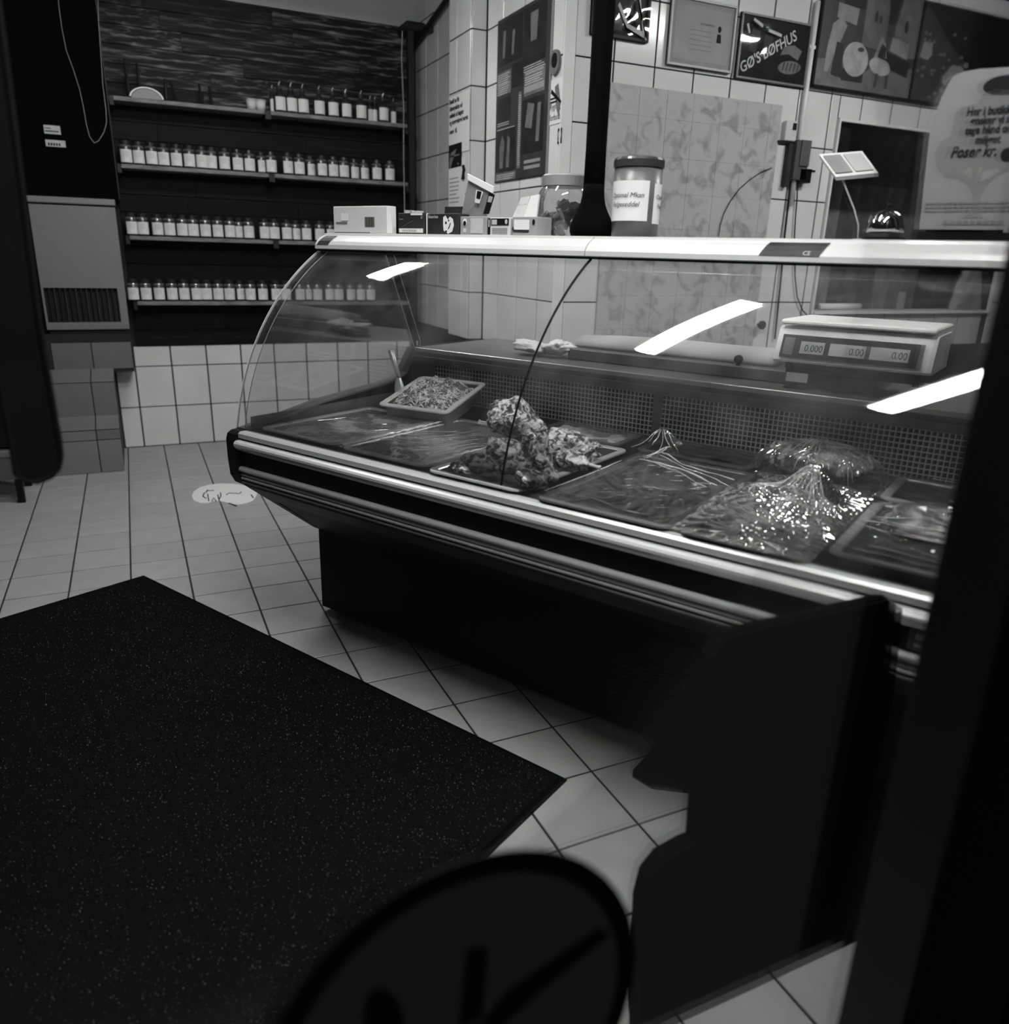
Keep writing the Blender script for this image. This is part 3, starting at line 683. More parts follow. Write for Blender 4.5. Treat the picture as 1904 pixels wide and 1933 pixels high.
# wrapped trays right of the chicken
def gb(x, y, cx, cy, sx, sy): return math.exp(-((x - cx) / sx) ** 2 - ((y - cy) / sy) ** 2)
def creases(x, y, cx, cy, n, amp, fall=.12, ph=0.):
    dx, dy = x - cx, y - cy; r = math.hypot(dx, dy); g = math.atan2(dy, dx)
    return amp * (abs(math.sin(n * g / 2 + ph + .8 * math.sin(3 * g))) ** .6 - .6) * min(1, r / .02) * math.exp(-r / fall)
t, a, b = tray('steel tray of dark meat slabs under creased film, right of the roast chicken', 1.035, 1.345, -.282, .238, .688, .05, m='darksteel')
for k, (x, y, sx, sy, rz) in enumerate([(-.06, -.10, .085, .10, .2), (.07, -.06, .08, .11, -.3), (-.02, .10, .11, .09, .1)]):
    lump('meat_slab', t, (x, y, -.022), (sx, sy, .022), (0, 0, rz), 40 + k, 'meatdark', amp=.15, fine=.03)
def fA(x, y): return .004 + .018 * gb(x, y, -.02, .10, .10, .09) + .012 * gb(x, y, .08, -.05, .07, .1) + .030 * gb(x, y, -.06, .21, .035, .06) + creases(x, y, -.06, .24, 26, .005, .15) + creases(x, y, .15, -.02, 22, .004, .12)
film(t, a + .006, b + .012, fA, wr=.0035, seed=11)
strands(t, fA, -.06, .235, 6, .012, .10, -2.7, -1.7, .0012, seed=3)
rnd_ = random.Random(4)
for q_, (x0_, y0_, x1_, y1_, w_) in enumerate(((-.09, .17, .14, .13, .0022), (-.06, .15, .15, .08, .0014), (-.10, .12, .13, .06, .0028), (-.05, .10, .12, .02, .0012), (-.13, -.20, .10, -.235, .0020), (-.15, -.22, -.14, .10, .0022))):
    obj('film_fold_shine', MB().tube([(x0_ + (x1_ - x0_) * k / 10, y0_ + (y1_ - y0_) * k / 10 + .007 * math.sin(k * .9 + q_), fA(x0_ + (x1_ - x0_) * k / 10, y0_ + (y1_ - y0_) * k / 10) + .004) for k in range(11)], [w_ * (.35 + .65 * abs(math.sin(k * .8 + q_))) for k in range(11)], 5), 'foldshine', t, smooth=True)  # long folds with their highlights drawn as pale tubes
mb = MB()
for q_ in range(34):
    x, y = rnd_.uniform(-.06, .12), rnd_.uniform(-.20, .08); g_ = rnd_.gauss(.75, .2); L_ = rnd_.uniform(.008, .032)
    mb.tube([(x + math.cos(g_) * L_ * k, y + math.sin(g_) * L_ * k, fA(x, y) + .0035) for k in (-.5, 0, .5)], [.0004, .0010, .0004], 5)
o = obj('film_glints', mb, 'foldshine', t, smooth=True); o['kind'] = 'stuff'
t, a, b = tray('dark tray under tented film at the back, beside the grille divider', 1.0, 1.315, .255, .435, .692, .05, m='darksteel')
meat_fill(t, a, b, -.015, .003, 'meatdark', 9.1)
film(t, a + .004, b + .004, lambda x, y: .004 + .055 * gb(x, y, -.09, -.07, .05, .05) + .018 * gb(x, y, .08, -.05, .09, .05) + creases(x, y, -.09, -.07, 20, .006, .1), wr=.003, seed=14)
strands(t, lambda x, y: .004 + .055 * gb(x, y, -.09, -.07, .05, .05) + .018 * gb(x, y, .08, -.05, .09, .05), -.09, -.07, 6, .008, .10, -2.2, -.4, .0011, seed=7)
t, a, b = tray('tray with a high mound of meat under gathered film, right of the dark slabs', 1.365, 1.605, -.285, .238, .690, .05, m='darksteel')
for k, (x, y, sx, sy, sz, rz) in enumerate([(-.01, .06, .095, .085, .055, .3), (-.05, -.07, .06, .08, .034, -.2), (.05, -.14, .055, .075, .028, .5), (.06, -.01, .045, .07, .03, 0)]):
    lump('meat_joint', t, (x, y, -.022), (sx, sy, sz), (0, 0, rz), 60 + k * 2, 'meat', amp=.25, fine=.08)
def fC(x, y): return .002 + .072 * gb(x, y, .03, .09, .05, .06) + .028 * gb(x, y, -.06, .02, .09, .10) + .016 * gb(x, y, -.03, -.12, .10, .09) + creases(x, y, .035, .085, 34, .011, .16) + creases(x, y, .02, -.17, 22, .008, .10, 1.)
film(t, a + .012, b + .012, fC, wr=.005, seed=17, n=150)
strands(t, fC, .035, .085, 13, .006, .11, -2.5, -.9, .0009, .15, seed=8, lift=.004); strands(t, fC, .035, .085, 5, .02, .15, -3.5, -2.7, .0010, seed=9)
strands(t, fC, .02, -.17, 16, .01, .13, .3, 3.0, .0012, seed=10); strands(t, fC, -.02, -.22, 8, .01, .11, -.3, .5, .0013, seed=11); strands(t, fC, -.02, -.22, 7, .01, .09, 2.6, 3.6, .0013, seed=12)
strands(t, fC, .035, .095, 5, .03, .14, 2.7, 3.6, .0010, seed=16); strands(t, fC, -.09, .05, 9, .01, .09, -1.2, .2, .0012, seed=17)
# big wrapped joint at the back
e = thing('wrapped_joint', 'large pale meat joint wrapped in shiny film against the back grille', 'meat', cw(1.455, .352, .69), TH)
obj('plate', MB().prism(rrect(-.13, .13, -.085, .085, .03), -.02, -.012, 'z'), 'darksteel', e)
lump('meat', e, (0, 0, .028), (.118, .055, .046), (0, 0, .05), 71, 'meat', amp=.22, fine=.08)
lump('fat_end', e, (-.085, -.005, .028), (.045, .040, .036), (0, 0, .05), 75, 'chicken', amp=.2)
def fD(x, y):
    h = 1 - (x / .165) ** 2 - (y / .095) ** 2
    return -.012 + (.088 * math.sqrt(h) if h > 0 else 0) + creases(x, y, .02, -.03, 30, .009, .12) + creases(x, y, .11, .02, 18, .008, .08, 2.)
film(e, .165, .092, fD, wr=.005, seed=23, n=140)
strands(e, fD, .02, -.03, 14, .01, .11, -.6, 1.9, .0012, seed=13); strands(e, fD, .10, .01, 12, .008, .07, -2.2, 1.8, .0012, seed=14); strands(e, fD, .0, .0, 9, .01, .10, -2.9, -1.4, .0012, seed=18)
# right hand trays
t, a, b = tray('steel tray with film pulled tight over dark meat, nearest the door post', 1.628, 1.94, -.243, .150, .700, .055, m='steel')
lump('meat_slab', t, (0, -.04, -.035), (.12, .12, .02), (0, 0, .1), 81, 'meatdark', amp=.15)
lump('meat_joint', t, (-.03, .10, -.005), (.09, .06, .035), (0, 0, -.2), 83, 'meatpale', amp=.3)
def fE(x, y): return .002 + .034 * gb(x, y, -.03, .11, .09, .05) - .006 * gb(x, y, 0, -.06, .1, .08) + .004 * (abs(math.sin(y * 90 + x * 14 + 2 * N3(x, y, 1, 8))) ** 3)
film(t, a + .004, b + .006, fE, wr=.002, seed=31, n=150)
for q_, (yy, x0_, x1_) in enumerate(((-.165, -.12, .06), (-.13, -.10, .14), (-.02, -.13, .12), (.0, -.08, .14), (.035, -.12, .14), (.055, -.13, .05), (.02, -.14, -.02), (.075, -.05, .14), (-.10, -.02, .14))):
    obj('film_fold_shine', MB().tube([(x0_ + (x1_ - x0_) * k / 8, yy + .006 * math.sin(k + q_), fE(x0_ + (x1_ - x0_) * k / 8, yy) + .003) for k in range(9)], [.0012 + .0006 * math.sin(k * 1.3 + q_) for k in range(9)], 5), 'foldshine', t, smooth=True)  # highlights on the taut folds drawn as pale tubes
t, a, b = tray('steel tray under shiny dark film at the back right, against the grille', 1.625, 1.93, .20, .435, .695, .05, m='steel')
meat_fill(t, a, b, -.02, .004, 'meatdark', 12.1)
film(t, a + .004, b + .004, lambda x, y: .003 + .004 * (abs(math.sin(y * 80 + x * 10)) ** 4), wr=.002, seed=37)
for yy, x0_, x1_ in ((.10, -.08, .12), (.04, -.12, -.03), (-.02, .0, .14), (-.05, .02, .14), (-.08, -.02, .14)): obj('film_fold_shine', MB().tube([(x0_ + (x1_ - x0_) * k / 6, yy + .003 * math.sin(k), .010) for k in range(7)], .0014, 5), 'foldshine', t, smooth=True)  # pale tubes painting shine on the back folds
t, a, b = tray('steel tray of dark meat at the far right of the well, behind the door post', 1.96, 2.27, -.24, .29, .690, .055, m='darksteel')
meat_fill(t, a, b, -.015, .006, 'meatdark', 15.1)

# ------------------------------------------------------------------ things behind the glass on the work ledge
obj_ = thing('cutting_slab', 'long dark grey cutting slab on the work ledge behind the grille', 'board', cw(1.035, .69, .8605), TH)
obj('slab', MB().box(-.465, .475, -.10, .13, .001, .036, c=.003), mat('slab grey', .07, .5, var=.15), obj_)
e = thing('wrapped_parcel', 'long rounded white paper parcel lying on the grey cutting slab', 'parcel', cw(.885, .70, .897), TH)
pr = [(-.062, 0), (-.066, .012), (-.058, .030), (-.035, .043), (0, .048), (.035, .043), (.058, .028), (.066, .012), (.062, 0)]
mb = MB(); n = len(pr); vs = []; xs_ = [-.325, -.32, -.2, 0, .2, .32, .335, .340]
for i, x in enumerate(xs_):
    k = .55 if i in (0, 7) else (.85 if i == 1 else 1); k *= (1 + .05 * math.sin(x * 20))
    vs += [(x, p[0] * k, p[1] * k * (1 if x > -.2 else .85)) for p in pr]
fs = [(i * n + j, i * n + (j + 1) % n, (i + 1) * n + (j + 1) % n, (i + 1) * n + j) for i in range(len(xs_) - 1) for j in range(n)] + [tuple(range(n)), tuple(range(n * (len(xs_) - 1), n * len(xs_)))]
obj('wrapping', mb.add(vs, fs), mat('parcel paper', .30, .7), e, smooth=True)
e = thing('crumpled_paper', 'crumpled white wrapping paper on the ledge left of the grey slab', 'paper', cw(.46, .60, .8605), TH)
lump('sheet', e, (-.035, 0, .026), (.06, .05, .018), (0, .1, .2), 91, 'paper', amp=.5, fine=.25)
lump('sheet', e, (.055, .01, .031), (.055, .045, .022), (0, -.2, -.2), 95, 'paper', amp=.5, fine=.25)
e = thing('round_knob', 'small dark round knob standing on the grey slab left of the scale', 'knob', cw(1.135, .60, .8965), TH)
obj('stem', MB().lathe([(.006, 0), (.005, .006)], 12), 'black', e); obj('cap', MB().lathe([(.003, .006), (.011, .010), (.0135, .018), (.011, .026), (.004, .030)], 16), 'black', e, smooth=True)
# counter scale
sc = thing('counter_scale', 'white electronic price scale with three number displays behind the glass', 'scale', cw(1.45, .60, .8965), TH)
obj('foot_frame', MB().box(-.165, .17, -.05, .12, .004, .016).box(-.16, -.145, -.06, -.045, 0, .03).box(.15, .165, -.06, -.045, 0, .03).box(-.16, -.145, .1, .115, 0, .03).box(.15, .165, .1, .115, 0, .03), 'black', sc)
obj('base', MB().prism([(-.045, .014), (-.045, .034), (.15, .05), (.15, .014)], -.17, .175, 'x'), 'darkgrey', sc)
obj('housing', MB().prism([(-.085, .034), (-.092, .040), (-.062, .118), (-.05, .124), (.16, .124), (.16, .034)], -.19, .19, 'x'), mat('scale housing', .78, .4), sc)
obj('plate', MB().box(-.186, .186, -.075, .19, .130, .143, c=.004), mat('weighing plate', .85, .35), sc, label='bright pale weighing plate')
obj('plate_support', MB().box(-.12, .12, -.02, .14, .124, .130), 'black', sc)
fa = math.atan2(.078, .030)
fp = link(bpy.data.objects.new('display_panel', bx(-.175, .165, .006, .066, 0, .003).mesh('display_panel')), sc); fp.data.materials.append(M['darkgrey'])
fp.location = (0, -.0945, .042); fp.rotation_euler = (fa, 0, 0)
for x0, x1, tx in ((-.125, -.065, '0.000'), (-.052, .035, '0.00'), (.046, .135, '0.00')):
    # third level: readout on the panel
    o = bx(x0, x1, .018, .050, .003, .0042).mesh('readout'); o.materials.append(M['lightink']); r = link(bpy.data.objects.new('readout', o), fp)
    text(tx, .026, 'darkgrey', fp, x1 - .003, .024, .0044, align='RIGHT', name='digits', sx=.8)
o = bx(-.168, -.142, .012, .058, .003, .004).mesh('key_field'); o.materials.append(M['midgrey']); link(bpy.data.objects.new('key_field', o), fp)
e = thing('price_tag', 'small pale price tag on a black foot under the left of the scale', 'tag', cw(1.325, .525, .8617), TH)
obj('foot', MB().box(-.03, .03, -.008, .01, 0, .006, c=.001), 'black', e); obj('stem', bx(-.004, .004, -.002, .002, .006, .03), 'black', e); obj('card', bx(-.028, .028, -.003, -.001, .018, .042), 'paper', e)

# ------------------------------------------------------------------ things standing on the top rail
ZT = 1.2285
def on_rail(name, label, cat, u, v=.17, group=None): return thing(name, label, cat, cw(u, v, ZT), TH, group)
ux = lambda px, py=430, v=.12: onv(px, py, v)[0]
# white carton
u0, u1 = ux(630), ux(731); cu = (u0 + u1) / 2; hw = (u1 - u0) / 2
e = on_rail('carton', 'white cardboard carton with a barcode at the left end of the top rail', 'box', cu, .18)
obj('box', MB().box(-hw, hw, -.06, -.022, 0, .076, c=.0015), 'card', e)
obj('flap', MB().add([(hw - .001, -.058, .076), (hw + .001, -.058, .076), (hw + .010, -.05, .030), (hw + .010, -.05, .002), (hw - .001, -.058, .002)], [(0, 1, 2, 3, 4)]), 'card', e)
fr = link(bpy.data.objects.new('front_print', None), e); fr.location = (0, -.0605, 0); fr.rotation_euler = (PI / 2, 0, 0)
random.seed(4); bars = []; x = .022
while x < .062:
    wdt = random.choice((.0008, .0014, .002)); bars.append(rc(x, x + wdt, .018, .046)); x += wdt + random.choice((.001, .0016))
shapes('barcode', bars, 'ink', fr); shapes('print_line', [rc(-hw + .012, -hw + .035, .027, .032)], 'midgrey', fr); shapes('print_line', [rc(-hw + .036, -hw + .060, .0265, .033)], 'midgrey', fr)
shapes('sticker', [rc(-hw + .034, -hw + .064, .036, .056)], 'paper', fr, 0, .0008); shapes('seam', [rc(-hw + .004, hw - .07, .001, .0035)], 'midgrey', fr)
# crumpled clear bag
e = on_rail('plastic_bag', 'small crumpled clear plastic bag between the carton and the dark packet', 'bag', ux(752), .19)
def cb(i, j):
    g = i * 2 * PI; z = j * .066; r = .020 + .006 * math.sin(5 * g) + .008 * N3(math.cos(g), math.sin(g), j, 2.2) - .006 * j
    return (r * math.cos(g) * 1.0, r * math.sin(g) * 1.6, z + .004 * N3(math.cos(g) * 2, j, 1, 2) * j)
obj('film', MB().grid(40, 16, cb), mat('milky plastic', .35, .25, var=.3, vscale=40), e, smooth=True)
def small_box(name, label, px0, px1, h, m, d=.07, v=.15, grp=None):
    a, b = ux(px0, 430, v - .03), ux(px1, 430, v - .03); e = on_rail(name, label, 'box', (a + b) / 2, v, grp); w_ = (b - a) / 2 - .001
    obj('box', MB().box(-w_, w_, -.03, -.03 + d, 0, h, c=.001), m, e)
    f = link(bpy.data.objects.new('front_print', None), e); f.location = (0, -.0305, 0); f.rotation_euler = (PI / 2, 0, 0)
    return e, f, w_
e, f, w_ = small_box('packet', 'dark packet with a white strip along its foot, first dark box right of the carton', 751, 801, .056, 'darkgrey')
shapes('strip', [rc(-w_ + .004, w_ - .004, .004, .015)], 'paper', f); shapes('top_strip', [rc(.0, w_ - .006, .050, .055)], 'paper', f)
for P_ in ([(-w_ + .012, .018), (-w_ + .014, .018), (.008, .036), (.006, .036)], rc(-w_ + .006, -w_ + .02, .038, .041), rc(w_ - .012, w_ - .006, .040, .048)): shapes('print_line', [P_], 'midgrey', f)
shapes('small_print', [rc(-w_ + .018 + k * .005, -w_ + .020 + k * .005, .006, .012) for k in range(11)], 'midgrey', f, 0, .0009)
e, f, w_ = small_box('sweet_box', 'black sweet box with a white heart-shaped drawing, open lid behind', 806, 866, .054, 'darkgrey')
obj('lid', MB().prism([(.04, .05), (.052, .050), (.055, .074), (.043, .076)], -w_ + .002, w_ - .004, 'x'), 'darkgrey', e)
shapes('heart', [[(.004, .010), (.020, .002), (.034, .008), (.040, .024), (.036, .040), (.026, .046), (.018, .038), (.010, .049), (.002, .044), (.002, .026)]], 'paper', f)
shapes('heart_mark', [[(.018, .012), (.024, .016), (.030, .030), (.027, .030), (.021, .018)], ell(.012, .030, .003, .004), ell(.013, .008, .003, .003), ell(.022, .036, .0022, .003)], 'ink', f, 0, .0009)
text('licorice', .012, 'lightink', f, -w_ + .004, .042, .0002)
obj('side_strip', bx(-w_ - .004, -w_ - .001, -.03, -.02, 0, .055), 'paper', e)
e, f, w_ = small_box('display_box', 'grey open sweet box with a tall tilted lid bearing a white face drawing', 868, 919, .046, 'grey')
shapes('mouth', [ell(-w_ + .016, .032, .007, .009)], 'paper', f); shapes('mouth_mark', [ell(-w_ + .016, .029, .005, .006)], 'ink', f, 0, .0009)
shapes('panel', [rc(-w_ + .036, w_ - .012, .004, .042), rc(-w_ + .011, -w_ + .021, .006, .016)], 'lightink', f)
def qp(px, py, v): uu, zz = onv(px, py, v); return Vector((uu, v, zz))
base = e.matrix_world
def loc_of(e, P, v0=.15):  # counter-frame point to thing-local
    q = O - Vector(e.location); qq = Vector((q.dot(U), q.dot(V), 0)); return Vector((P.x + qq.x, P.y + qq.y, P.z - e.location.z))
def plate(name, e, corners, th, m):
    c = [loc_of(e, p) for p in corners]; nrm = (c[1] - c[0]).cross(c[3] - c[0]).normalized() * th
    return obj(name, MB().add(c + [p + nrm for p in c], [(0, 1, 2, 3), (4, 5, 6, 7), (0, 1, 5, 4), (1, 2, 6, 5), (2, 3, 7, 6), (3, 0, 4, 7)]), m, e)
lid = plate('lid', e, [qp(871, 410, .17), qp(918, 410, .17), qp(932, 358, .155), qp(886, 334, .155)], .003, 'grey')
plate('lid_rim', e, [qp(885, 340, .152), qp(931, 365, .152), qp(934, 353, .152), qp(884, 328, .152)], .005, 'paper')
plate('mouth_print', e, [qp(896, 382, .152), qp(905, 384, .152), qp(912, 362, .150), qp(899, 358, .150)], .001, 'paper')
plate('mouth_dark', e, [qp(899, 374, .1505), qp(906, 376, .1505), qp(909, 362, .149), qp(901, 360, .149)], .001, 'ink')
plate('portrait', e, [qp(912, 404, .155), qp(923, 404, .155), qp(934, 368, .150), qp(924, 362, .150)], .001, 'ink')
plate('portrait_face', e, [qp(919, 386, .1535), qp(926, 388, .1535), qp(930, 372, .149), qp(923, 370, .149)], .001, 'lightink')
e, f, w_ = small_box('sweet_carton', 'low white sweet carton with dark pictures on its upper front, right of the grey box', 920, 963, .043, 'card')
shapes('picture', [rc(-w_ + .011, w_ - .004, .024, .041), rc(-w_ + .001, -w_ + .009, .001, .042)], 'ink', f)
for P_ in (ell(w_ - .012, .033, .004, .006), rc(-w_ + .014, -w_ + .03, .026, .038), rc(-w_ + .003, -w_ + .006, .02, .038)): shapes('picture_light', [P_], 'lightink', f, 0, .0009)
shapes('small_print', [rc(-w_ + .014, w_ - .008, .004 + k * .004, .0055 + k * .004) for k in range(4)], 'grey', f)
e, f, w_ = small_box('snack_carton', 'small pale carton with crisp packets leaning in it, left of the sweet jar', 966, 1013, .045, 'grey')
shapes('label', [rc(-w_ + .006, w_ - .022, .014, .038)], 'paper', f); shapes('mouth_mark', [ell(w_ - .009, .032, .004, .007)], 'ink', f); shapes('smudge', [[(-w_ + .004, .008), (w_ - .024, .007), (w_ - .022, .012), (-w_ + .008, .014), (-w_ + .002, .022), (0 - w_, .014)]], 'darkgrey', f)
plate('packet', e, [qp(969, 412, .165), qp(990, 412, .165), qp(1003, 371, .175), qp(986, 374, .175)], .006, 'lightink')
plate('packet', e, [qp(990, 412, .160), qp(1014, 412, .160), qp(1020, 368, .172), qp(1004, 371, .172)], .006, 'card')
plate('packet_print', e, [qp(977, 388, .166), qp(994, 386, .166), qp(999, 376, .170), qp(985, 380, .170)], .001, 'midgrey')
# sweet jar
uj0, uj1 = ux(1019, 430, .264), ux(1106, 430, .264); e = on_rail('sweet_jar', 'big clear plastic jar of dark wrapped sweets beside the black post', 'jar', (uj0 + uj1) / 2, .264)
r = (uj1 - uj0) / 2 * .98
obj('body', MB().lathe([(r * .9, .001), (r, .008), (r, .09), (r * .93, .112), (r * .80, .124), (r * .78, .128)], 32, cap=False), 'jarglass', e, smooth=True)
obj('lid', MB().lathe([(r * .80, .124), (r * .84, .126), (r * .84, .150), (r * .78, .154), (.001, .155)], 32), mat('cloudy lid', .20, .3), e, smooth=False)
random.seed(8)
cm = []
for k in range(40):
    an = random.uniform(0, 2 * PI); rr = r * .74 * math.sqrt(random.random()); z = .012 + .050 * (k / 40) + (.022 if math.cos(an) > 0 else 0)
    s = thing('wrapped_sweet', 'dark wrapped sweet inside the big clear jar', 'sweet', Vector(e.location) + U * (rr * math.cos(an)) + V * (rr * math.sin(an)) + Vector((0, 0, z)), (random.uniform(-1, 1), random.uniform(-1, 1), random.uniform(0, 3)), 'wrapped sweets in the jar')
    obj('wrapper', MB().box(-.015, .015, -.009, .009, -.005, .005, c=.002), ('darkgrey', 'midgrey', 'ink')[k % 3], s)
    obj('twist', MB().prism([(.015, -.002), (.022, -.006), (.022, .006), (.015, .002)], -.001, .001, 'z'), 'midgrey', s)
# black post
up_, _ = onv(1116, 430, .165); e = on_rail('black_post', 'black post with a flared foot standing on the top rail and reaching the ceiling', 'post', up_, .165)
obj('foot', MB().lathe([(.050, .0005), (.054, .012), (.053, .024), (.047, .042), (.038, .058), (.031, .075), (.027, .095), (.0255, .12)], 32), 'blackmatt', e, smooth=True)
obj('shaft', MB().lathe([(.0255, .12), (.0245, .2), (.025, .5), (.026, 1.0), (.026, 2.72 - ZT)], 28), 'blackmatt', e, smooth=True)
# tin with labels
uc0, uc1 = ux(1158, 430, .17), ux(1238, 430, .17); e = on_rail('tall_tin', 'tall grey tub with a dark lid and two white handwritten labels, right of the post', 'tub', (uc0 + uc1) / 2, .17)
r = (uc1 - uc0) / 2
obj('body', MB().lathe([(r * .96, .001), (r * .98, .06), (r, .155)], 40), mat('tub grey', .085, .35, var=.15), e, smooth=True)
obj('lid', MB().lathe([(r * 1.0, .152), (r * 1.05, .153), (r * 1.05, .168), (r * 1.0, .173), (r * .7, .177), (.001, .178)], 40), mat('lid grey', .03, .25), e)
def wrap_label(a0_, a1_, z0, z1, m, name='label'):
    mb = MB(); n = 14; vs = []
    for k in range(n + 1):
        g = a0_ + (a1_ - a0_) * k / n
        for z in (z0, z1): rr = r * (.965 + .035 * z / .155) + .0012; vs.append((rr * math.cos(g), rr * math.sin(g), z))
    mb.add(vs, [(2 * k, 2 * k + 2, 2 * k + 3, 2 * k + 1) for k in range(n)]); return obj(name, mb, m, e)
wrap_label(math.radians(-152), math.radians(-34), .035, .122, 'paper'); wrap_label(math.radians(-19), math.radians(28), .030, .117, 'paper')
def cyl_text(body, size, ang, z):
    """bend lettering round the tub"""
    t_ = text(body, size, 'ink', e, 0, 0, 0, align='CENTER', name='handwriting', shear=.25); me = t_.data
    for v in me.vertices:
        x, y = v.co.x, v.co.y; g = ang + x / r; rr = r * .99 + .0022; v.co = (rr * math.cos(g), rr * math.sin(g), z + y)
    return t_
cyl_text('Optimal Mkan', .0150, math.radians(-90), .086); cyl_text('Følgeseddel', .0155, math.radians(-94), .066)
cyl_text('Optimal', .014, math.radians(10), .084); cyl_text('Følge', .014, math.radians(8), .064)
# customer price display on a thin stem
e = on_rail('price_display', 'tilted customer price display on a thin stem above the top rail', 'display', ux(1622, 430, .28), .28)
P = [qp(1577, 334, .26), qp(1657, 326, .26), qp(1627, 285, .31), qp(1545, 291, .31)]
plate('casing', e, P, -.010, mat('display casing', .40, .4)); 
def inset(P, s0, s1, t0, t1, lift=.0015):
    def B(s, t): return (P[0] * (1 - s) + P[1] * s) * (1 - t) + (P[3] * (1 - s) + P[2] * s) * t
    nn = (P[1] - P[0]).cross(P[3] - P[0]).normalized() * lift
    return [B(s0, t0) + nn, B(s1, t0) + nn, B(s1, t1) + nn, B(s0, t1) + nn]
plate('window', e, inset(P, .06, .46, .12, .88), .001, 'midgrey'); plate('window', e, inset(P, .53, .94, .12, .88), .001, 'grey')
st = [loc_of(e, qp(1588, 334, .275)), loc_of(e, qp(1600, 365, .28)), loc_of(e, qp(1612, 395, .28)), loc_of(e, qp(1620, 425, .28)), loc_of(e, qp(1621, 441, .28))]; st[-1].z = .0
obj('stem', MB().tube(st, .0018, 8), 'grey', e, smooth=True); obj('foot', MB().lathe([(.02, 0), (.02, .004), (.005, .006)], 16, c=(st[-1].x, st[-1].y)), 'alu', e)
# bell
ub0, ub1 = ux(1629, 435, .15), ux(1709, 435, .15); e = on_rail('service_bell', 'shiny round counter bell on a black foot, left of the paper bag sign', 'bell', (ub0 + ub1) / 2, .16)
r = (ub1 - ub0) / 2
obj('foot', MB().lathe([(r, .0005), (r, .006), (r * .9, .012)], 32), 'black', e)
obj('dome', MB().lathe([(r * .88, .014), (r * .85, .026), (r * .74, .040), (r * .54, .050), (r * .28, .056), (.004, .057)], 36), mat('bell chrome', .5, .06, 1.), e, smooth=True)
obj('button', MB().lathe([(.0025, .056), (.0025, .062), (.005, .063), (.005, .067), (.001, .069)], 12), 'black', e, smooth=True)
# bag shaped sign
us = onv(1735, 433, .13)[0]
e = facing('bag_sign', 'light grey card sign shaped like a carrier bag, with a tree and Poser kr. lettering', 'sign', cw(us, .13, ZT), TH)
W_, H_ = .36, .285
def sp(px, py): uu, zz = onv(px, py, .13); return (uu - us, zz - ZT)
out = [sp(1735, 433), sp(1745, 340), sp(1755, 250), sp(1763, 220), sp(1778, 183), sp(1789, 160), sp(1800, 145), sp(1818, 136), sp(1850, 130), sp(1904, 127)]
xm = out[-1][0] + .03; out = [(x, max(y, .016)) for x, y in out]
out += [(xm, out[-1][1])] + [(2 * xm - x, y) for x, y in out[-1::-1]]
shapes('card', [out], mat('sign card', .19, .6, var=.04), e, 0, .003)
obj('stand', bx(.0, 2 * xm - .0, .001, .015, -.03, .01), 'black', e)
shapes('grip_hole', [ell(*sp(1900, 161), .036, .0165, 28)], 'ink', e, .003, .0036)
def spp(L_): return [sp(*p) for p in L_]
tree = [[*spp([(1832, 400), (1836, 372), (1828, 352), (1812, 338), (1800, 336), (1782, 333), (1768, 318), (1764, 292), (1774, 270), (1795, 256), (1798, 236), (1802, 215), (1818, 202), (1845, 196), (1855, 178), (1880, 168), (1904, 170)]), (xm + .05, sp(1904, 170)[1]), (xm + .06, sp(1904, 300)[1]), *spp([(1904, 322), (1880, 333), (1860, 356), (1850, 375), (1848, 400), (1856, 412), (1816, 412)])]]
shapes('tree', tree, mat('tree print', .135, .6, var=.05), e, .003, .0036)
shapes('tree_gap', [spp([(1818, 326), (1830, 316), (1835, 322), (1833, 338), (1822, 330)]), spp([(1850, 345), (1856, 325), (1880, 318), (1890, 322), (1868, 338)]), spp([(1846, 318), (1856, 315), (1848, 330)])], mat('sign card light', .19, .6), e, .0036, .0042)
zz = .0043
fs_ = .0235
for body, px, py, s, shr in (('Her i butikken', 1824, 219, fs_ * .78, 0), ('ønsker vi at', 1831, 236, fs_ * .78, 0), ('tage hånd om', 1821, 254, fs_ * .78, 0), ('miljøet', 1840, 272, fs_ * .78, 0), ('Poser kr.', 1793, 298, fs_ * 1.12, .2)):
    x, y = sp(px, py); text(body, s, 'ink', e, x, y, zz, shear=shr, bold=.0008, sx=.76)
shapes('price_dot', [ell(*sp(1903, 292), .012, .012)], 'ink', e, .0037, .0044)
lines = []; random.seed(6)
for rw, (px0, py) in enumerate(((1747, 386), (1746, 393), (1745, 400))):
    x, y = sp(px0, py); xe = 2 * xm - x
    while x < xe: wd = random.uniform(.003, .009); lines.append(rc(x, x + wd, y, y + .0032)); x += wd + .0018
shapes('small_print', lines, 'midgrey', e, .0037, .0042)
x, y = sp(1779, 424); shapes('foot_print', [rc(x + k * .011, x + k * .011 + .009, y, y + .007) for k in range(9)], 'midgrey', e, .0037, .0042)

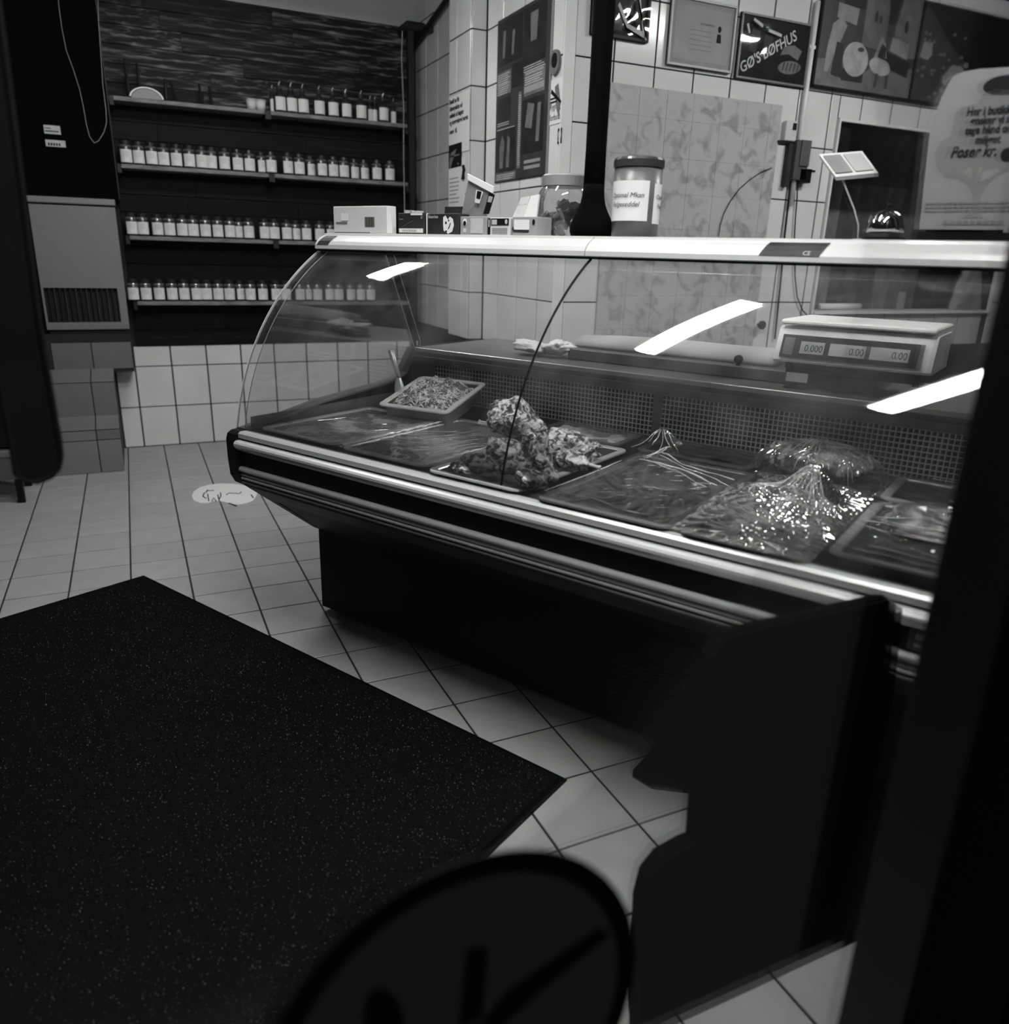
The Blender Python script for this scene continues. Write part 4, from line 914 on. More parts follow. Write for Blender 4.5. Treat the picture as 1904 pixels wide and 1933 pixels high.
# ------------------------------------------------------------------ spice shelves
YS = .24
sh = thing('spice_shelf', 'wall shelf unit of four long boards on a black steel frame, full of spice jars', 'shelf', (1.33, YS, 0))
def sl(x): return x - 1.33
TOPS = [1.912, 1.585, 1.222, .872]
for z in TOPS:
    for x0, x1 in ((.545, 1.312), (1.345, 2.150)):
        obj('shelf_board', bx(sl(x0), sl(x1), 0, YB - YS - .018, z - .021, z, c=.002), 'shelf', sh)
    obj('bracket', MB().box(sl(1.313), sl(1.344), -.006, YB - YS - .018, z - .045, z - .001), 'blackmetal', sh)
    obj('bracket', MB().box(sl(.525), sl(.545), -.004, YB - YS - .018, z - .045, z - .001), 'blackmetal', sh)
    obj('bracket', MB().box(sl(2.13), sl(2.20), -.012, YB - YS - .018, z - .055, z - .027), 'blackmetal', sh)
obj('upright', bx(sl(2.152), sl(2.188), -.02, .02, 0.0, 2.43, c=.003), 'blackmetal', sh)
obj('frame_head', MB().box(sl(2.135), sl(2.262), -.03, .14, 2.405, 2.455, c=.01), 'blackmetal', sh)
obj('cable', MB().tube([(sl(2.12), -.012, 2.40), (sl(2.112), -.014, 2.25), (sl(2.122), -.012, 2.0), (sl(2.118), -.012, 1.7), (sl(2.121), -.012, 1.3)], .003, 6), 'grey', sh, label='thin pale cable running down the frame')
e = thing('slanting_pipe', 'black slanting pipe on the tiled side wall beside the shelf frame', 'pipe', (XR - .02, .10, 2.35))
A_, B_ = aX(778, 92, XR - .03), aX(850, -10, XR - .03)
obj('pipe', MB().tube([A_ - Vector(e.location), B_ - Vector(e.location)], .016, 10), 'blackmetal', e)
obj('clip', MB().box(-.012, .02, -.02, .02, .03, .06), 'blackmetal', e)
# jars: picture rows measured from the left
def zoomA(x): return 200 + x / 3.8667
def zoomB(x): return 480 + x / 3.8656
rowB = [(103, 188), (197, 280), (293, 372), (380, 463), (475, 558), (570, 652), (668, 735), (735, 812), (830, 910), (925, 1003), (1017, 1087)]
row2 = [((zoomA(a) + zoomA(b)) / 2, b - a) for a, b in rowB] + [((zoomB(a) + zoomB(b)) / 2, b - a) for a, b in ((38, 80), (92, 165), (212, 285), (302, 370), (382, 445), (465, 535), (548, 618), (628, 695), (705, 768), (778, 840), (868, 938), (962, 1032))]
row3 = [((zoomA(a) + zoomA(b)) / 2, b - a) for a, b in ((148, 228), (230, 308), (335, 418), (427, 505), (520, 598), (603, 672), (688, 770), (780, 858), (868, 948), (948, 1005), (1013, 1078), (1128, 1195))] + [((zoomB(a) + zoomB(b)) / 2, b - a) for a, b in ((118, 185), (208, 278), (285, 330), (352, 420), (450, 518), (530, 598), (615, 680))]
row4 = [((zoomA(a) + zoomA(b)) / 2, b - a) for a, b in ((165, 238), (252, 332), (345, 435), (445, 522), (530, 612), (622, 700), (705, 770), (785, 860), (870, 942), (950, 1010), (1025, 1095), (1115, 1180))] + [((zoomB(a) + zoomB(b)) / 2, b - a) for a, b in ((128, 195), (203, 270), (303, 375), (378, 430), (432, 502), (518, 588), (588, 658), (672, 745), (750, 815), (825, 888))]
row1 = [((zoomB(a) + zoomB(b)) / 2, b - a) for a, b in ((125, 150), (150, 230), (235, 312), (325, 392), (440, 515), (538, 617), (635, 710), (752, 815), (838, 865), (872, 903), (908, 980), (1003, 1038))]
R0 = .0325
jar_body = MB().lathe([(R0 * .9, .001), (R0, .006), (R0, .088), (R0 * .80, .098), (R0 * .78, .102)], 20).mesh('jar_body', True); jar_body.materials.append(M['liquor'])
jar_lid = MB().lathe([(R0 * .80, .100), (R0 * .84, .101), (R0 * .84, .117), (R0 * .78, .120), (.001, .1205)], 20).mesh('lid'); jar_lid.materials.append(mat('jar lid', .012, .3, var=.2))
jar_shoulder = MB().lathe([(R0 * 1.004, .084), (R0 * .97, .090), (R0 * .86, .097)], 20, cap=False).mesh('shoulder', True); jar_shoulder.materials.append(mat('jar shoulder', .10, .15, coat=1.))
def label_mesh(R_, z0, z1, half):
    vs = []; n = 10
    for k in range(n + 1):
        g = -PI / 2 - half + 2 * half * k / n
        for z in (z0, z1): vs.append(((R_ + .0008) * math.cos(g), (R_ + .0008) * math.sin(g), z))
    me = MB().add(vs, [(2 * k, 2 * k + 2, 2 * k + 3, 2 * k + 1) for k in range(n)]).mesh('label'); me.materials.append(M['label']); return me
jar_label = label_mesh(R0, .010, .074, 1.0)
def label_txt(e, r, z):  # a few ruled strokes of writing
    return None
ink_me = MB()
for k in range(3):
    for q in range(4):
        g = -PI / 2 - .35 + q * .2; rr = R0 + .0016
        ink_me.box(rr * math.cos(g) - .0022, rr * math.cos(g) + .0022, rr * math.sin(g) - .0003, rr * math.sin(g), .042 + k * .009, .0445 + k * .009)
ink_me = ink_me.mesh('writing'); ink_me.materials.append(M['grey'])
def jar(px, z, dy, label, group, turn=0., sc=1.):
    x = aY(px, 300, .285 + dy - R0).x
    # sight line slopes a little, take the x where it meets the jar front at this height
    q0 = aY(px, 966.5 + 0, YS + .05 + dy)
    d = None
    py = [p for p in (z,)][0]
    P0 = project_at(px, z + .05, .25 + dy)
    e = thing('spice_jar', label, 'jar', (P0, .285 + dy, z), turn, group)
    e.scale = (sc, sc, sc)
    for nm, me in (('jar_body', jar_body), ('shoulder', jar_shoulder), ('lid', jar_lid), ('label', jar_label), ('writing', ink_me)): link(bpy.data.objects.new(nm, me), e)
    return e
def project_at(px, z, y):
    """x of the point at depth y and height z that is seen in picture column px"""
    lo, hi = -1., 5.
    for _ in range(40):
        mid = (lo + hi) / 2
        if project(Vector((mid, y, z)))[0] < px: lo = mid
        else: hi = mid
    return (lo + hi) / 2
random.seed(21)
NM = ['top', 'second', 'third', 'lowest']
for ri, (row, z, wide) in enumerate(((row2, TOPS[1], 75), (row3, TOPS[2], 74), (row4, TOPS[3], 72))):
    for k, (px, wd) in enumerate(row):
        narrow = wd < wide * .86
        jar(px, z, .035 if narrow else random.uniform(-.006, .008), 'white-labelled spice jar, %s from the left on the %s shelf from the top' % (ORD[k], ('second', 'third', 'fourth')[ri]),
            'spice jars on the %s shelf' % ('second', 'third', 'fourth')[ri], random.uniform(-.12, .12) + (.35 if narrow else 0), 1.0 if not narrow else .97)
# top shelf oil bottles
def bottle_parts():
    r = .034
    b1 = MB().lathe([(r * .92, .001), (r, .006), (r, .085), (r * .8, .098), (r * .4, .108), (r * .36, .125)], 18).mesh('bottle_body', True); b1.materials.append(M['liquor'])
    b2 = MB().lathe([(r * .42, .118), (r * .44, .119), (r * .44, .138), (r * .3, .141)], 14).mesh('cap'); b2.materials.append(M['darkgrey'])
    b3 = MB().tube([(0, 0, .13), (0, 0, .150), (.006, -.004, .162)], .003, 6).mesh('spout'); b3.materials.append(M['alu'])
    b4 = label_mesh(r * 1.0, .012, .080, 1.0)
    return (('bottle_body', b1), ('cap', b2), ('spout', b3), ('label', b4))
BP = bottle_parts()
for k, (px, wd) in enumerate(row1):
    dy = .0 if wd > 60 else .05
    e = thing('oil_bottle', 'small labelled oil bottle with a pouring spout, %s from the left on the top shelf' % ORD[k], 'bottle', (project_at(px, TOPS[0] + .05, .27 + dy), .29 + dy, TOPS[0]), random.uniform(-.2, .2), 'oil bottles on the top shelf')
    if wd < 45: e.scale = (.55, .55, .92)
    for nm, me in BP: link(bpy.data.objects.new(nm, me), e)
for k, px in enumerate((zoomA(1062), zoomA(1130))):
    e = thing('small_tub', ('first' if k == 0 else 'second') + ' of two tiny pale lidded tubs left of the oil bottles on the top shelf', 'tub', (project_at(px, 1.93, .27), .27, TOPS[0]), 0, 'tiny tubs on the top shelf')
    obj('pot', MB().lathe([(.024, .001), (.027, .045)], 18), 'card', e, smooth=True); obj('lid', MB().lathe([(.029, .045), (.029, .053), (.001, .054)], 18), 'lightink', e)
def prong(name, px0, px1, top, label, lean=0.):
    x0, x1 = project_at(px0, 1.95, .28), project_at(px1, 1.95, .28); e = thing(name, label, 'stand', ((x0 + x1) / 2, .29, TOPS[0]), 0, 'plate stands on the top shelf'); h = (x1 - x0) / 2
    obj('upright', MB().tube([(-h, 0, .012), (-h + lean * .2, .02, top)], [.010, .006], 8), 'blackmetal', e); obj('upright', MB().tube([(h, 0, .012), (h - lean, .02, top * .92)], [.010, .006], 8), 'blackmetal', e)
    obj('crossbar', MB().tube([(-h - .02, -.01, .006), (h + .02, -.01, .006)], .005, 8), 'blackmetal', e)
prong('plate_stand', 242, 264, .19, 'black plate stand with a long and a short upright, leftmost on the top shelf')
prong('plate_stand', 313, 332, .115, 'black plate stand with one leaning upright, middle one on the top shelf', .02)
prong('plate_stand', 379, 398, .11, 'black plate stand with two straight uprights, nearest the pale tubs')
xp = project_at(276, 1.93, .30); e = thing('white_dish', 'white upturned dish leaning in the leftmost plate stand on the top shelf', 'dish', (xp, .262, TOPS[0]))
mb = MB(); vs = []
for k in range(13):
    g = PI * (1 - k / 12) * .92 + .1; r = .085
    for y, s in ((0, 1), (.014, 1), (.014, .90), (0, .90)): vs.append((r * s * math.cos(g), y, .058 * s * math.sin(g) + .001))
mb.add(vs, [(4 * k + a, 4 * k + 4 + a, 4 * k + 4 + (a + 1) % 4, 4 * k + (a + 1) % 4) for k in range(12) for a in range(4)] + [(0, 1, 2, 3), (48, 49, 50, 51)])
obj('rim', mb, 'white', e, smooth=False); obj('dish_body', MB().prism([(.074 * math.cos(PI * k / 12), .050 * math.sin(PI * k / 12) + .001) for k in range(13)], .004, .012, 'y'), 'grey', e)

# ------------------------------------------------------------------ left wall: white heater cabinet under a black panel
e = thing('wall_heater', 'white wall cabinet with a dark slatted vent, under the black panel left of the shelves', 'heater', (.29, .20, 0))
def hl(x): return x - .29
x0, x1, vx0, vx1, vz0, vz1 = .085, .490, .095, .452, .765, .945
obj('casing', MB().box(hl(x0), hl(x1), 0, .205, .725, vz0 - .002).box(hl(x0), hl(vx0), 0, .205, vz0 - .002, vz1).box(hl(vx1), hl(x1), 0, .205, vz0 - .002, vz1).box(hl(x0), hl(x1), 0, .205, vz1, 1.362).box(hl(x0), hl(x1), .05, .205, vz0, vz1), mat('heater white', .15, .45, var=.05, vscale=3), e)
obj('top_lip', MB().box(hl(x0 - .004), hl(x1 + .004), -.012, .205, 1.370, 1.402, c=.004), mat('heater lip', .17, .4), e)
obj('vent_back', bx(hl(vx0), hl(vx1), .045, .049, vz0, vz1), 'dark', e)
n = 14
for k in range(n + 1):
    xx = vx0 + (vx1 - vx0) * k / n
    obj('slat', bx(hl(xx) - .0035, hl(xx) + .0035, .004, .044, vz0, vz1), 'blackmetal' if k % 2 else 'darkgrey', e)
obj('lower_lip', MB().box(hl(x0), hl(x1), -.01, .0, .725, .752, c=.002), mat('heater lip low', .14, .45), e)
obj('shadow_gap', bx(hl(x0) + .01, hl(x1) - .003, .02, .2, .702, .725), 'dark', e)
e = thing('blackboard', 'matt black board covering the wall above the white heater cabinet', 'board', (.1, .21, 1.405))
obj('panel', bx(-.75, .415, 0, .195, 0, 1.3), 'blackmatt', e)
obj('edge_strip', bx(.4155, .420, 0, .195, 0, 1.3), 'darkgrey', e)
def facet_thing(name, label, cat, px0, px1, py0, py1, Y, m, t=.002):
    A_ = aY(px0, py1, Y); B_ = aY(px1, py0, Y); e = facing(name, label, cat, (A_.x, Y, A_.z), 0); w_, h_ = B_.x - A_.x, B_.z - A_.z
    obj('sheet', bx(0, w_, 0, h_, 0, t), m, e); return e, w_, h_
e, a_, b_ = facet_thing('small_notice', 'small torn white notice on the black panel, the upper of two', 'notice', 84, 113, 238, 252, .209, 'lightink')
shapes('writing', [rc(.004, a_ * .9, b_ * .25, b_ * .38), rc(.004, a_ * .4, b_ * .6, b_ * .7)], 'darkgrey', e, .002, .0026)
e, a_, b_ = facet_thing('small_notice', 'thin white strip notice on the black panel, the lower of two', 'notice', 87, 123, 266, 276, .209, 'lightink')
shapes('writing', [rc(.01 + k * .012, .018 + k * .012, b_ * .15, b_ * .55) for k in range(5)], 'darkgrey', e, .002, .0026)
e = thing('hanging_cable', 'thin pale cable hanging in a loop in front of the black panel', 'cable', tuple(aY(110, 0, .19)))
pts = [(109, -20), (111, 12), (117, 55), (125, 95), (138, 130), (150, 168), (157, 200), (163, 235), (169, 258), (178, 270), (186, 266), (196, 250), (201, 232), (200, 208), (194, 160), (190, 100), (186, 40), (184, -20)]
obj('cable', MB().tube([aY(x, y, .19) - Vector(e.location) for x, y in pts], .0018, 6), 'grey', e, smooth=True)

# ------------------------------------------------------------------ prints and fittings on the right wall (pilaster, poster)
def RW(px, py, X): p = aX(px, py, X); return (-p.y, p.z)
XP = 2.173
e = facing('notice_sheet', 'white notice with five lines of black type and a dark photo, on the tiled pilaster', 'notice', (XP, 0, 0), A90)
c = [RW(846.5, 395, XP), RW(868, 392, XP), RW(887, 300, XP), RW(889, 172, XP), RW(846.5, 186, XP)]
y0_, y1_ = c[0][0], RW(874, 300, XP)[0]; z0_, z1_ = c[0][1], c[4][1]
shapes('paper', [rc(y0_ + .005, RW(886, 250, XP)[0], RW(860, 290, XP)[1], z1_), rc(y0_ + .004, y1_ + .03, z0_, RW(860, 300, XP)[1])], 'paper', e, 0, .0015)
for k, (py, bd) in enumerate(((198, 'Bestil en fin'), (211, 'dinnerplatte ud'), (224, 'selskab af slagter'), (237, 'og smørrebrød varmt'), (254, 'mere  tlf.'))):
    x, y = RW(849, py, XP); text(bd, .032, 'ink', e, x, y, .0018, bold=.0012, sx=.92)
a1_, b1_ = RW(847.5, 319, XP); a2_, b2_ = RW(872, 268, XP)
shapes('photo', [rc(a1_, a2_, b1_, b2_)], 'ink', e, .0016, .0024)
shapes('photo_light', [[(a1_ + .01, b2_ - .09), (a1_ + .03, b2_ - .04), (a2_ - .07, b2_ - .025), (a1_ + .02, b2_ - .12)], ell(a2_ - .05, b2_ - .10, .012, .006), rc(a1_ + .02, a2_ - .03, b1_ + .055, b1_ + .062)], 'midgrey', e, .0025, .003)
shapes('small_print', [rc(y0_ + .02, y0_ + random.uniform(.12, .17), z0_ + .03 + k * .02, z0_ + .036 + k * .02) for k in range(7)], 'grey', e, .0016, .0022)
e = facing('wall_hook', 'small black swan-shaped hook on the tiled pilaster beside the notice', 'hook', (XP, 0, 0), A90)
x, y = RW(876, 325, XP); shapes('hook', [[(x - .016, y - .035), (x + .014, y - .032), (x + .010, y - .012), (x + .016, y + .012), (x + .008, y + .035), (x - .006, y + .03), (x + .004, y + .012), (x - .004, y - .01)]], 'ink', e, 0, .012)
# framed dark poster
XQ = XR - .012
e = facing('newspaper_poster', 'large dark framed board of newspaper clippings on the tiled side wall', 'poster', (XR, 0, 0), A90)
p00, p10, p11, p01 = RW(932, 340, XQ), RW(1031, 326, XQ), RW(1036, 5, XQ), RW(937, 44, XQ)
pa, pb, pz0, pz1 = p00[0] + .005, p10[0] - .012, 1.528, 2.238
obj('board', bx(pa, pb, pz0, pz1, 0.001, .010), mat('clipping board', .03, .5, var=.3, vscale=9), e)
obj('frame_side', bx(pb, pb + .014, pz0 - .004, pz1 + .004, .001, .012, c=.001), mat('frame grey', .20, .4), e)
obj('frame_foot', bx(pa, pb, pz0 - .006, pz0, .001, .011), 'darkgrey', e)
PW, PH = pb - pa, pz1 - pz0
def pp(*q): return [(pa + PW * x, pz0 + PH * y) for x, y in q]
def prc(x0, x1, y0, y1): return pp((x0, y0), (x1, y0), (x1, y1), (x0, y1))
shapes('photo', [prc(.02, .50, .72, .98), prc(.52, .92, .66, .98), prc(.32, .52, .56, .70), prc(.03, .30, .38, .52), prc(.02, .42, .06, .32), prc(.54, .93, .14, .46)], mat('clipping photo dark', .012, .45, var=.6, vscale=14), e, .0105, .0110)
shapes('column', [prc(.02, .30, .54, .68), prc(.56, .93, .48, .62), prc(.46, .52, .06, .52), prc(.03, .44, .0, .05)], 'midgrey', e, .0105, .0110)
random.seed(31); tl = []
for (x0_, x1_, y0_, y1_) in ((.03, .29, .545, .675), (.57, .92, .545, .595), (.465, .515, .08, .5), (.04, .43, .008, .045), (.04, .28, .35, .37), (.545, .925, .62, .65), (.03, .49, .325, .335)):
    y = y0_
    while y < y1_: tl.append(prc(x0_, x0_ + (x1_ - x0_) * random.uniform(.75, 1), y, y + .005)); y += .013
o = shapes('text_lines', tl, 'lightink', e, .0111, .0113); o['kind'] = 'stuff'
shapes('headline', [prc(.56, .92, .50, .535), prc(.60, .9, .08, .10), prc(.60, .9, .045, .065), prc(.58, .9, .60, .615), prc(.05, .28, .60, .61)], 'grey', e, .0111, .0115)
shapes('figure', [pp((.10, .08), (.17, .08), (.20, .24), (.15, .29), (.10, .22)), pp((.24, .08), (.30, .08), (.31, .26), (.26, .28)), pp((.60, .30), (.72, .28), (.76, .42), (.64, .44)), pp((.80, .20), (.86, .20), (.88, .42), (.82, .42)), pp((.66, .78), (.76, .78), (.78, .94), (.64, .94)), pp((.12, .76), (.16, .76), (.18, .92), (.12, .92)), pp((.30, .76), (.34, .76), (.36, .90), (.31, .90))], 'midgrey', e, .0111, .0115)
# round bell push, no smoking sign, sticker
XW = XR - .006
e = facing('door_buzzer', 'dark oval fitting on the wall tiles right of the poster', 'fitting', (XW, 0, 0), A90)
x, y = RW(1050, 118, XW); shapes('plate', [ell(x, y, .042, .048)], 'midgrey', e, 0, .012); shapes('button', [ell(x + .006, y + .006, .022, .028)], 'ink', e, .012, .016)
e = facing('no_smoking_sign', 'white sign with a crossed-out cigarette and the words Rygning forbudt, right of the poster', 'sign', (XW, 0, 0), A90)
x0_, _ = RW(1036, 190, XW); x1_, zt_ = RW(1063, 144, XW); _, zb_ = RW(1056, 232, XW); 
shapes('plate', [rc(x0_ + .015, x1_, zb_, zt_)], 'paper', e, 0, .002); w_, h_ = x1_ - x0_, zt_ - zb_
shapes('slash', [[(x0_ + .02, zt_ - .05), (x0_ + .026, zt_ - .035), (x1_ - .002, zt_ - h_ * .53), (x1_ - .008, zt_ - h_ * .58)], rc(x0_ + .018, x0_ + w_ * .62, zt_ - h_ * .44, zt_ - h_ * .40), rc(x0_ + .018, x0_ + w_ * .66, zt_ - h_ * .52, zt_ - h_ * .48)], 'ink', e, .002, .003)
shapes('smoke', [[(x0_ + w_ * .45, zt_ - .03), (x0_ + w_ * .7, zt_ - .02), (x0_ + w_ * .9, zt_ - .09), (x0_ + w_ * .85, zt_ - .16), (x0_ + w_ * .6, zt_ - .11)]], 'midgrey', e, .002, .0028)
text('Rygning', .036, 'ink', e, x0_ + .016, zb_ + .058, .0022, sx=.85); text('forbudt', .036, 'ink', e, x0_ + .018, zb_ + .016, .0022, sx=.85)
e = facing('alarm_sticker', 'small black and white sticker below the no smoking sign', 'sticker', (XW, 0, 0), A90)
x, y = RW(1052, 272, XW); x2, y2 = RW(1060, 241, XW); shapes('base', [rc(x, x2 + .005, y, y2)], 'ink', e, 0, .0015); shapes('mark', [ell((x + x2) / 2 + .003, y2 - (y2 - y) * .45, .014, .018), rc(x + .008, x2 - .004, y + .008, y + .02)], 'lightink', e, .0015, .002)

# ------------------------------------------------------------------ prints and fittings on the main wall
YW = YM - .007
def MW(px, py, Y=YW): p = aY(px, py, Y); return (p.x, p.z)
def frame_pic(name, label, x0, x1, z0, z1, fm, bm, fw=.012, t=.02):
    e = facing(name, label, 'picture', (x0, YW, z0), 0); w_, h_ = x1 - x0, z1 - z0
    obj('backing', bx(0, w_, 0, h_, 0.001, t * .6), bm, e)
    for a in ((0, w_, 0, fw), (0, w_, h_ - fw, h_), (0, fw, fw, h_ - fw), (w_ - fw, w_, fw, h_ - fw)): obj('frame_bar', bx(a[0], a[1], a[2], a[3], .001, t, c=.001), fm, e)
    return e, w_, h_
e, w_, h_ = frame_pic('wrapped_picture', 'dark picture under crinkled clear wrap with white light streaks, behind the black post', 2.372, 2.658, 2.062, 2.45, 'darkgrey', 'ink')
shapes('motif', [rc(.03, .26, .03, .3), ell(.19, .06, .03, .035)], 'darkgrey', e, .012, .0128)
def wr(i, j): x, y = i * w_, j * h_; return (x, y, .022 + .003 * abs(N3(x, y, 1, 12)))
obj('wrap', MB().grid(50, 60, wr), 'wrapclear', e, smooth=True)
shapes('wrap_glint', [[(.022, .20), (.034, .205), (.075, .13), (.07, .118)], [(.115, .115), (.122, .128), (.17, .055), (.245, .035), (.255, .012), (.165, .04)], [(.245, .03), (.27, .008), (.262, .005), (.20, .19), (.17, .25), (.165, .30), (.19, .31), (.19, .27), (.215, .21)]], 'lightink', e, .030, .0308)  # highlights on the clear wrap drawn as pale shapes
e, w_, h_ = frame_pic('framed_certificate', 'framed grey certificate with a small portrait photo, right of the black post', 2.765, 3.122, 1.995, 2.262, mat('frame silver', .30, .35), mat('certificate', .16, .5, var=.08), .010)
obj('certificate_sheet', bx(.028, w_ - .028, .026, h_ - .026, .0121, .0124), mat('certificate sheet', .20, .5, var=.1, vscale=12), e)
shapes('border', [rc(.03, w_ - .03, .026, .030), rc(.03, w_ - .03, h_ - .030, h_ - .026), rc(.03, .034, .026, h_ - .026), rc(w_ - .034, w_ - .03, .026, h_ - .026)], 'grey', e, .012, .0128)
shapes('portrait', [ell(w_ * .76, h_ * .62, .010, .013), [(w_ * .76 - .014, h_ * .42), (w_ * .76 + .014, h_ * .42), (w_ * .76 + .010, h_ * .55), (w_ * .76 - .010, h_ * .55)]], 'ink', e, .012, .0128)
shapes('heading', [rc(w_ * .46, w_ * .68, h_ * .64, h_ * .67)], 'midgrey', e, .0124, .0128); shapes('small_print', [rc(w_ * .3, w_ * .66, h_ * (.55 - .07 * k), h_ * (.56 - .07 * k)) for k in range(5)], 'midgrey', e, .012, .0126)
e, w_, h_ = frame_pic('boef_poster', "dark framed advert with the slanted words GØ'S BØFHUS above a steak", 3.152, 3.572, 1.982, 2.248, mat('frame pale', .16, .4), 'ink', .009)
e.name = 'steak_poster'
t_ = text("GØ'S BØFHUS", .062, 'label', e, .030, .022, .0135, rotz=math.radians(29), shear=.1, sx=.92, bold=.0006)
shapes('steak', [ell(.315, .075, .07, .028, 20, .1), [(.25, .12), (.30, .13), (.36, .11), (.38, .15), (.33, .17), (.27, .16)]], 'midgrey', e, .012, .0128)
shapes('grill_mark', [[(.27 + k * .022, .06), (.276 + k * .022, .06), (.284 + k * .022, .095), (.278 + k * .022, .095)] for k in range(5)], 'darkgrey', e, .0128, .0132)
shapes('haze', [[(.06, .12), (.10, .11), (.12, .20), (.07, .21)], [(.14, .10), (.18, .10), (.20, .21), (.15, .22)]], 'darkgrey', e, .012, .0126)
def wr2(i, j): x, y = i * w_, j * h_; return (x, y, .021 + .0015 * abs(N3(x, y, 4, 9)))
obj('wrap', MB().grid(50, 40, wr2), 'wrapclear', e, smooth=True)
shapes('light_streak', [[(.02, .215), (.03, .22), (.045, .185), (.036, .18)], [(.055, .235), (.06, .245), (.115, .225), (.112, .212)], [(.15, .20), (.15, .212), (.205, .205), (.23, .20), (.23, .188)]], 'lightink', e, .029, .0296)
# vertical pipe
e = thing('wall_pipe', 'white vertical pipe running down the tiled wall between the framed advert and the long prints', 'pipe', (3.588, YM - .022, 1.80))
obj('pipe', MB().lathe([(.012, -.35), (.012, .545)], 16), 'white', e, smooth=True)
for z in (-.1, .35): obj('clip', bx(-.02, .02, -.004, .015, z, z + .014), 'white', e)
# long mural prints
mg = [mat('mural tone %d' % k, c, .5, var=.25, vscale=18) for k, c in enumerate((.004, .030, .105, .20, .32))]
e = facing('mural_print', 'long grey print of an old stone town with a cloaked figure at round tables', 'picture', (3.625, YW, 2.003), 0); w_, h_ = .655, .445
obj('board', bx(0, w_, 0, h_, .001, .018), mg[1], e); obj('frame_foot', bx(-.01, w_ + .01, -.010, 0, .001, .022), 'ink', e); obj('frame_side', bx(-.012, 0, -.010, h_, .001, .022), 'ink', e)
def mp_(*q): return [(w_ * x, h_ * y) for x, y in q]
def sh_(nm, polys, k, z=0): shapes(nm, polys, mg[k], e, .0182 + z * .0004, .0186 + z * .0004)
sh_('ground', [mp_((0, 0), (1, 0), (1, .30), (.66, .33), (.5, .2), (.3, .3), (0, .25))], 2)
sh_('tower', [mp_((.80, .42), (1, .40), (1, 1), (.80, 1), (.74, .62)), mp_((.42, .45), (.66, .42), (.66, .95), (.55, 1), (.42, 1))], 2, 1)
sh_('dark_gap', [mp_((.20, .78), (.40, .78), (.42, .98), (.2, .99)), mp_((.67, .7), (.74, .7), (.79, 1), (.64, 1)), mp_((.68, .28), (.95, .20), (.96, .36), (.68, .44)), mp_((.26, .08), (.48, .08), (.48, .20), (.26, .2))], 0, 2)
sh_('window_slit', [ell(w_ * .86, h_ * .70, .014, .028), ell(w_ * .53, h_ * .74, .010, .026), ell(w_ * .58, h_ * .72, .007, .018)], 0, 3)
sh_('cloth', [mp_((.11, .60), (.19, .68), (.25, .60), (.20, .42), (.16, .30), (.12, .14), (.08, .14), (.08, .35)), mp_((.14, .66), (.34, .62), (.35, .78), (.14, .80)), mp_((.56, .34), (.62, .56), (.67, .50), (.70, .36))], 3, 3)
sh_('table_top', [ell(w_ * .38, h_ * .30, .085, .075, 24, -.15), ell(w_ * .64, h_ * .27, .075, .038, 24, -.15)], 4, 4)
sh_('skirt', [mp_((.15, .12), (.26, .10), (.24, .42), (.17, .44)), mp_((.60, .36), (.68, .34), (.68, .46), (.63, .5))], 0, 5)
sh_('bench', [mp_((.72, .44), (.92, .38), (.92, .54), (.73, .58))], 3, 3); sh_('dish', [ell(w_ * .42, h_ * .40, .022, .010)], 1, 6); sh_('table_leg', [mp_((.60, .06), (.63, .06), (.64, .2), (.61, .2)), mp_((.72, .06), (.75, .06), (.75, .2), (.72, .2))], 1, 5)
e = facing('mural_print', 'dark grey print of a wooded hillside with pale goats, right of the stone town', 'picture', (4.298, YW, 2.003), 0); w_, h_ = .80, .445
obj('board', bx(0, w_, 0, h_, .001, .018), mg[0], e); obj('frame_foot', bx(-.01, w_ + .01, -.010, 0, .001, .022), 'ink', e); obj('frame_side', bx(-.014, 0, -.010, h_ + .01, .001, .022), 'ink', e)
sh_('meadow', [mp_((0, 0), (.5, 0), (.75, .3), (.5, .42), (.36, .55), (.22, .7), (.12, .85), (.03, .95), (0, .9))], 1, 0)
sh_('goat', [mp_((.26, .28), (.34, .42), (.42, .42), (.50, .34), (.48, .24), (.44, .28), (.43, .12), (.41, .12), (.40, .26), (.36, .16), (.345, .16), (.34, .26), (.30, .20), (.27, .22)), mp_((.02, .44), (.10, .42), (.13, .48), (.12, .60), (.04, .6)), ell(w_ * .47, h_ * .44, .018, .014)], 3, 2)
random.seed(12)
sh_('tuft', [ell(w_ * random.uniform(.02, .42), h_ * random.uniform(.03, .75), .012, .009, 8) for _ in range(26)], 2, 1)
# thermostat, junction box, plug
def wall_box(name, label, cat, px0, px1, py0, py1, m, d):
    a_, b_ = MW(px0, py1); c_, d_ = MW(px1, py0); e = facing(name, label, cat, (a_, YM - .005, b_), 0); obj('case', MB().box(0, c_ - a_, 0, d_ - b_, .001, d, c=.003), m, e); return e, c_ - a_, d_ - b_
e, w_, h_ = wall_box('thermostat', 'small white thermostat with a dark window on the tiled wall', 'thermostat', 1473, 1499, 231, 266, 'card', .03)
obj('window', bx(w_ * .55, w_ * .88, h_ * .55, h_ * .9, .030, .032), 'ink', e)
obj('ledge', bx(-.025, w_ + .03, -.008, 0, .001, .02), 'blackmetal', e)
e, w_, h_ = wall_box('junction_box', 'dark grey electric box below the thermostat on the tiled wall', 'box', 1483, 1517, 268, 340, mat('box grey', .05, .5), .05)
obj('side_duct', bx(-.03, 0, -.03, h_ * .9, .001, .03), 'darkgrey', e); obj('cover', MB().box(w_ * .3, w_, h_ * .35, h_, .05, .058, c=.002), mat('box grey lit', .07, .45), e)
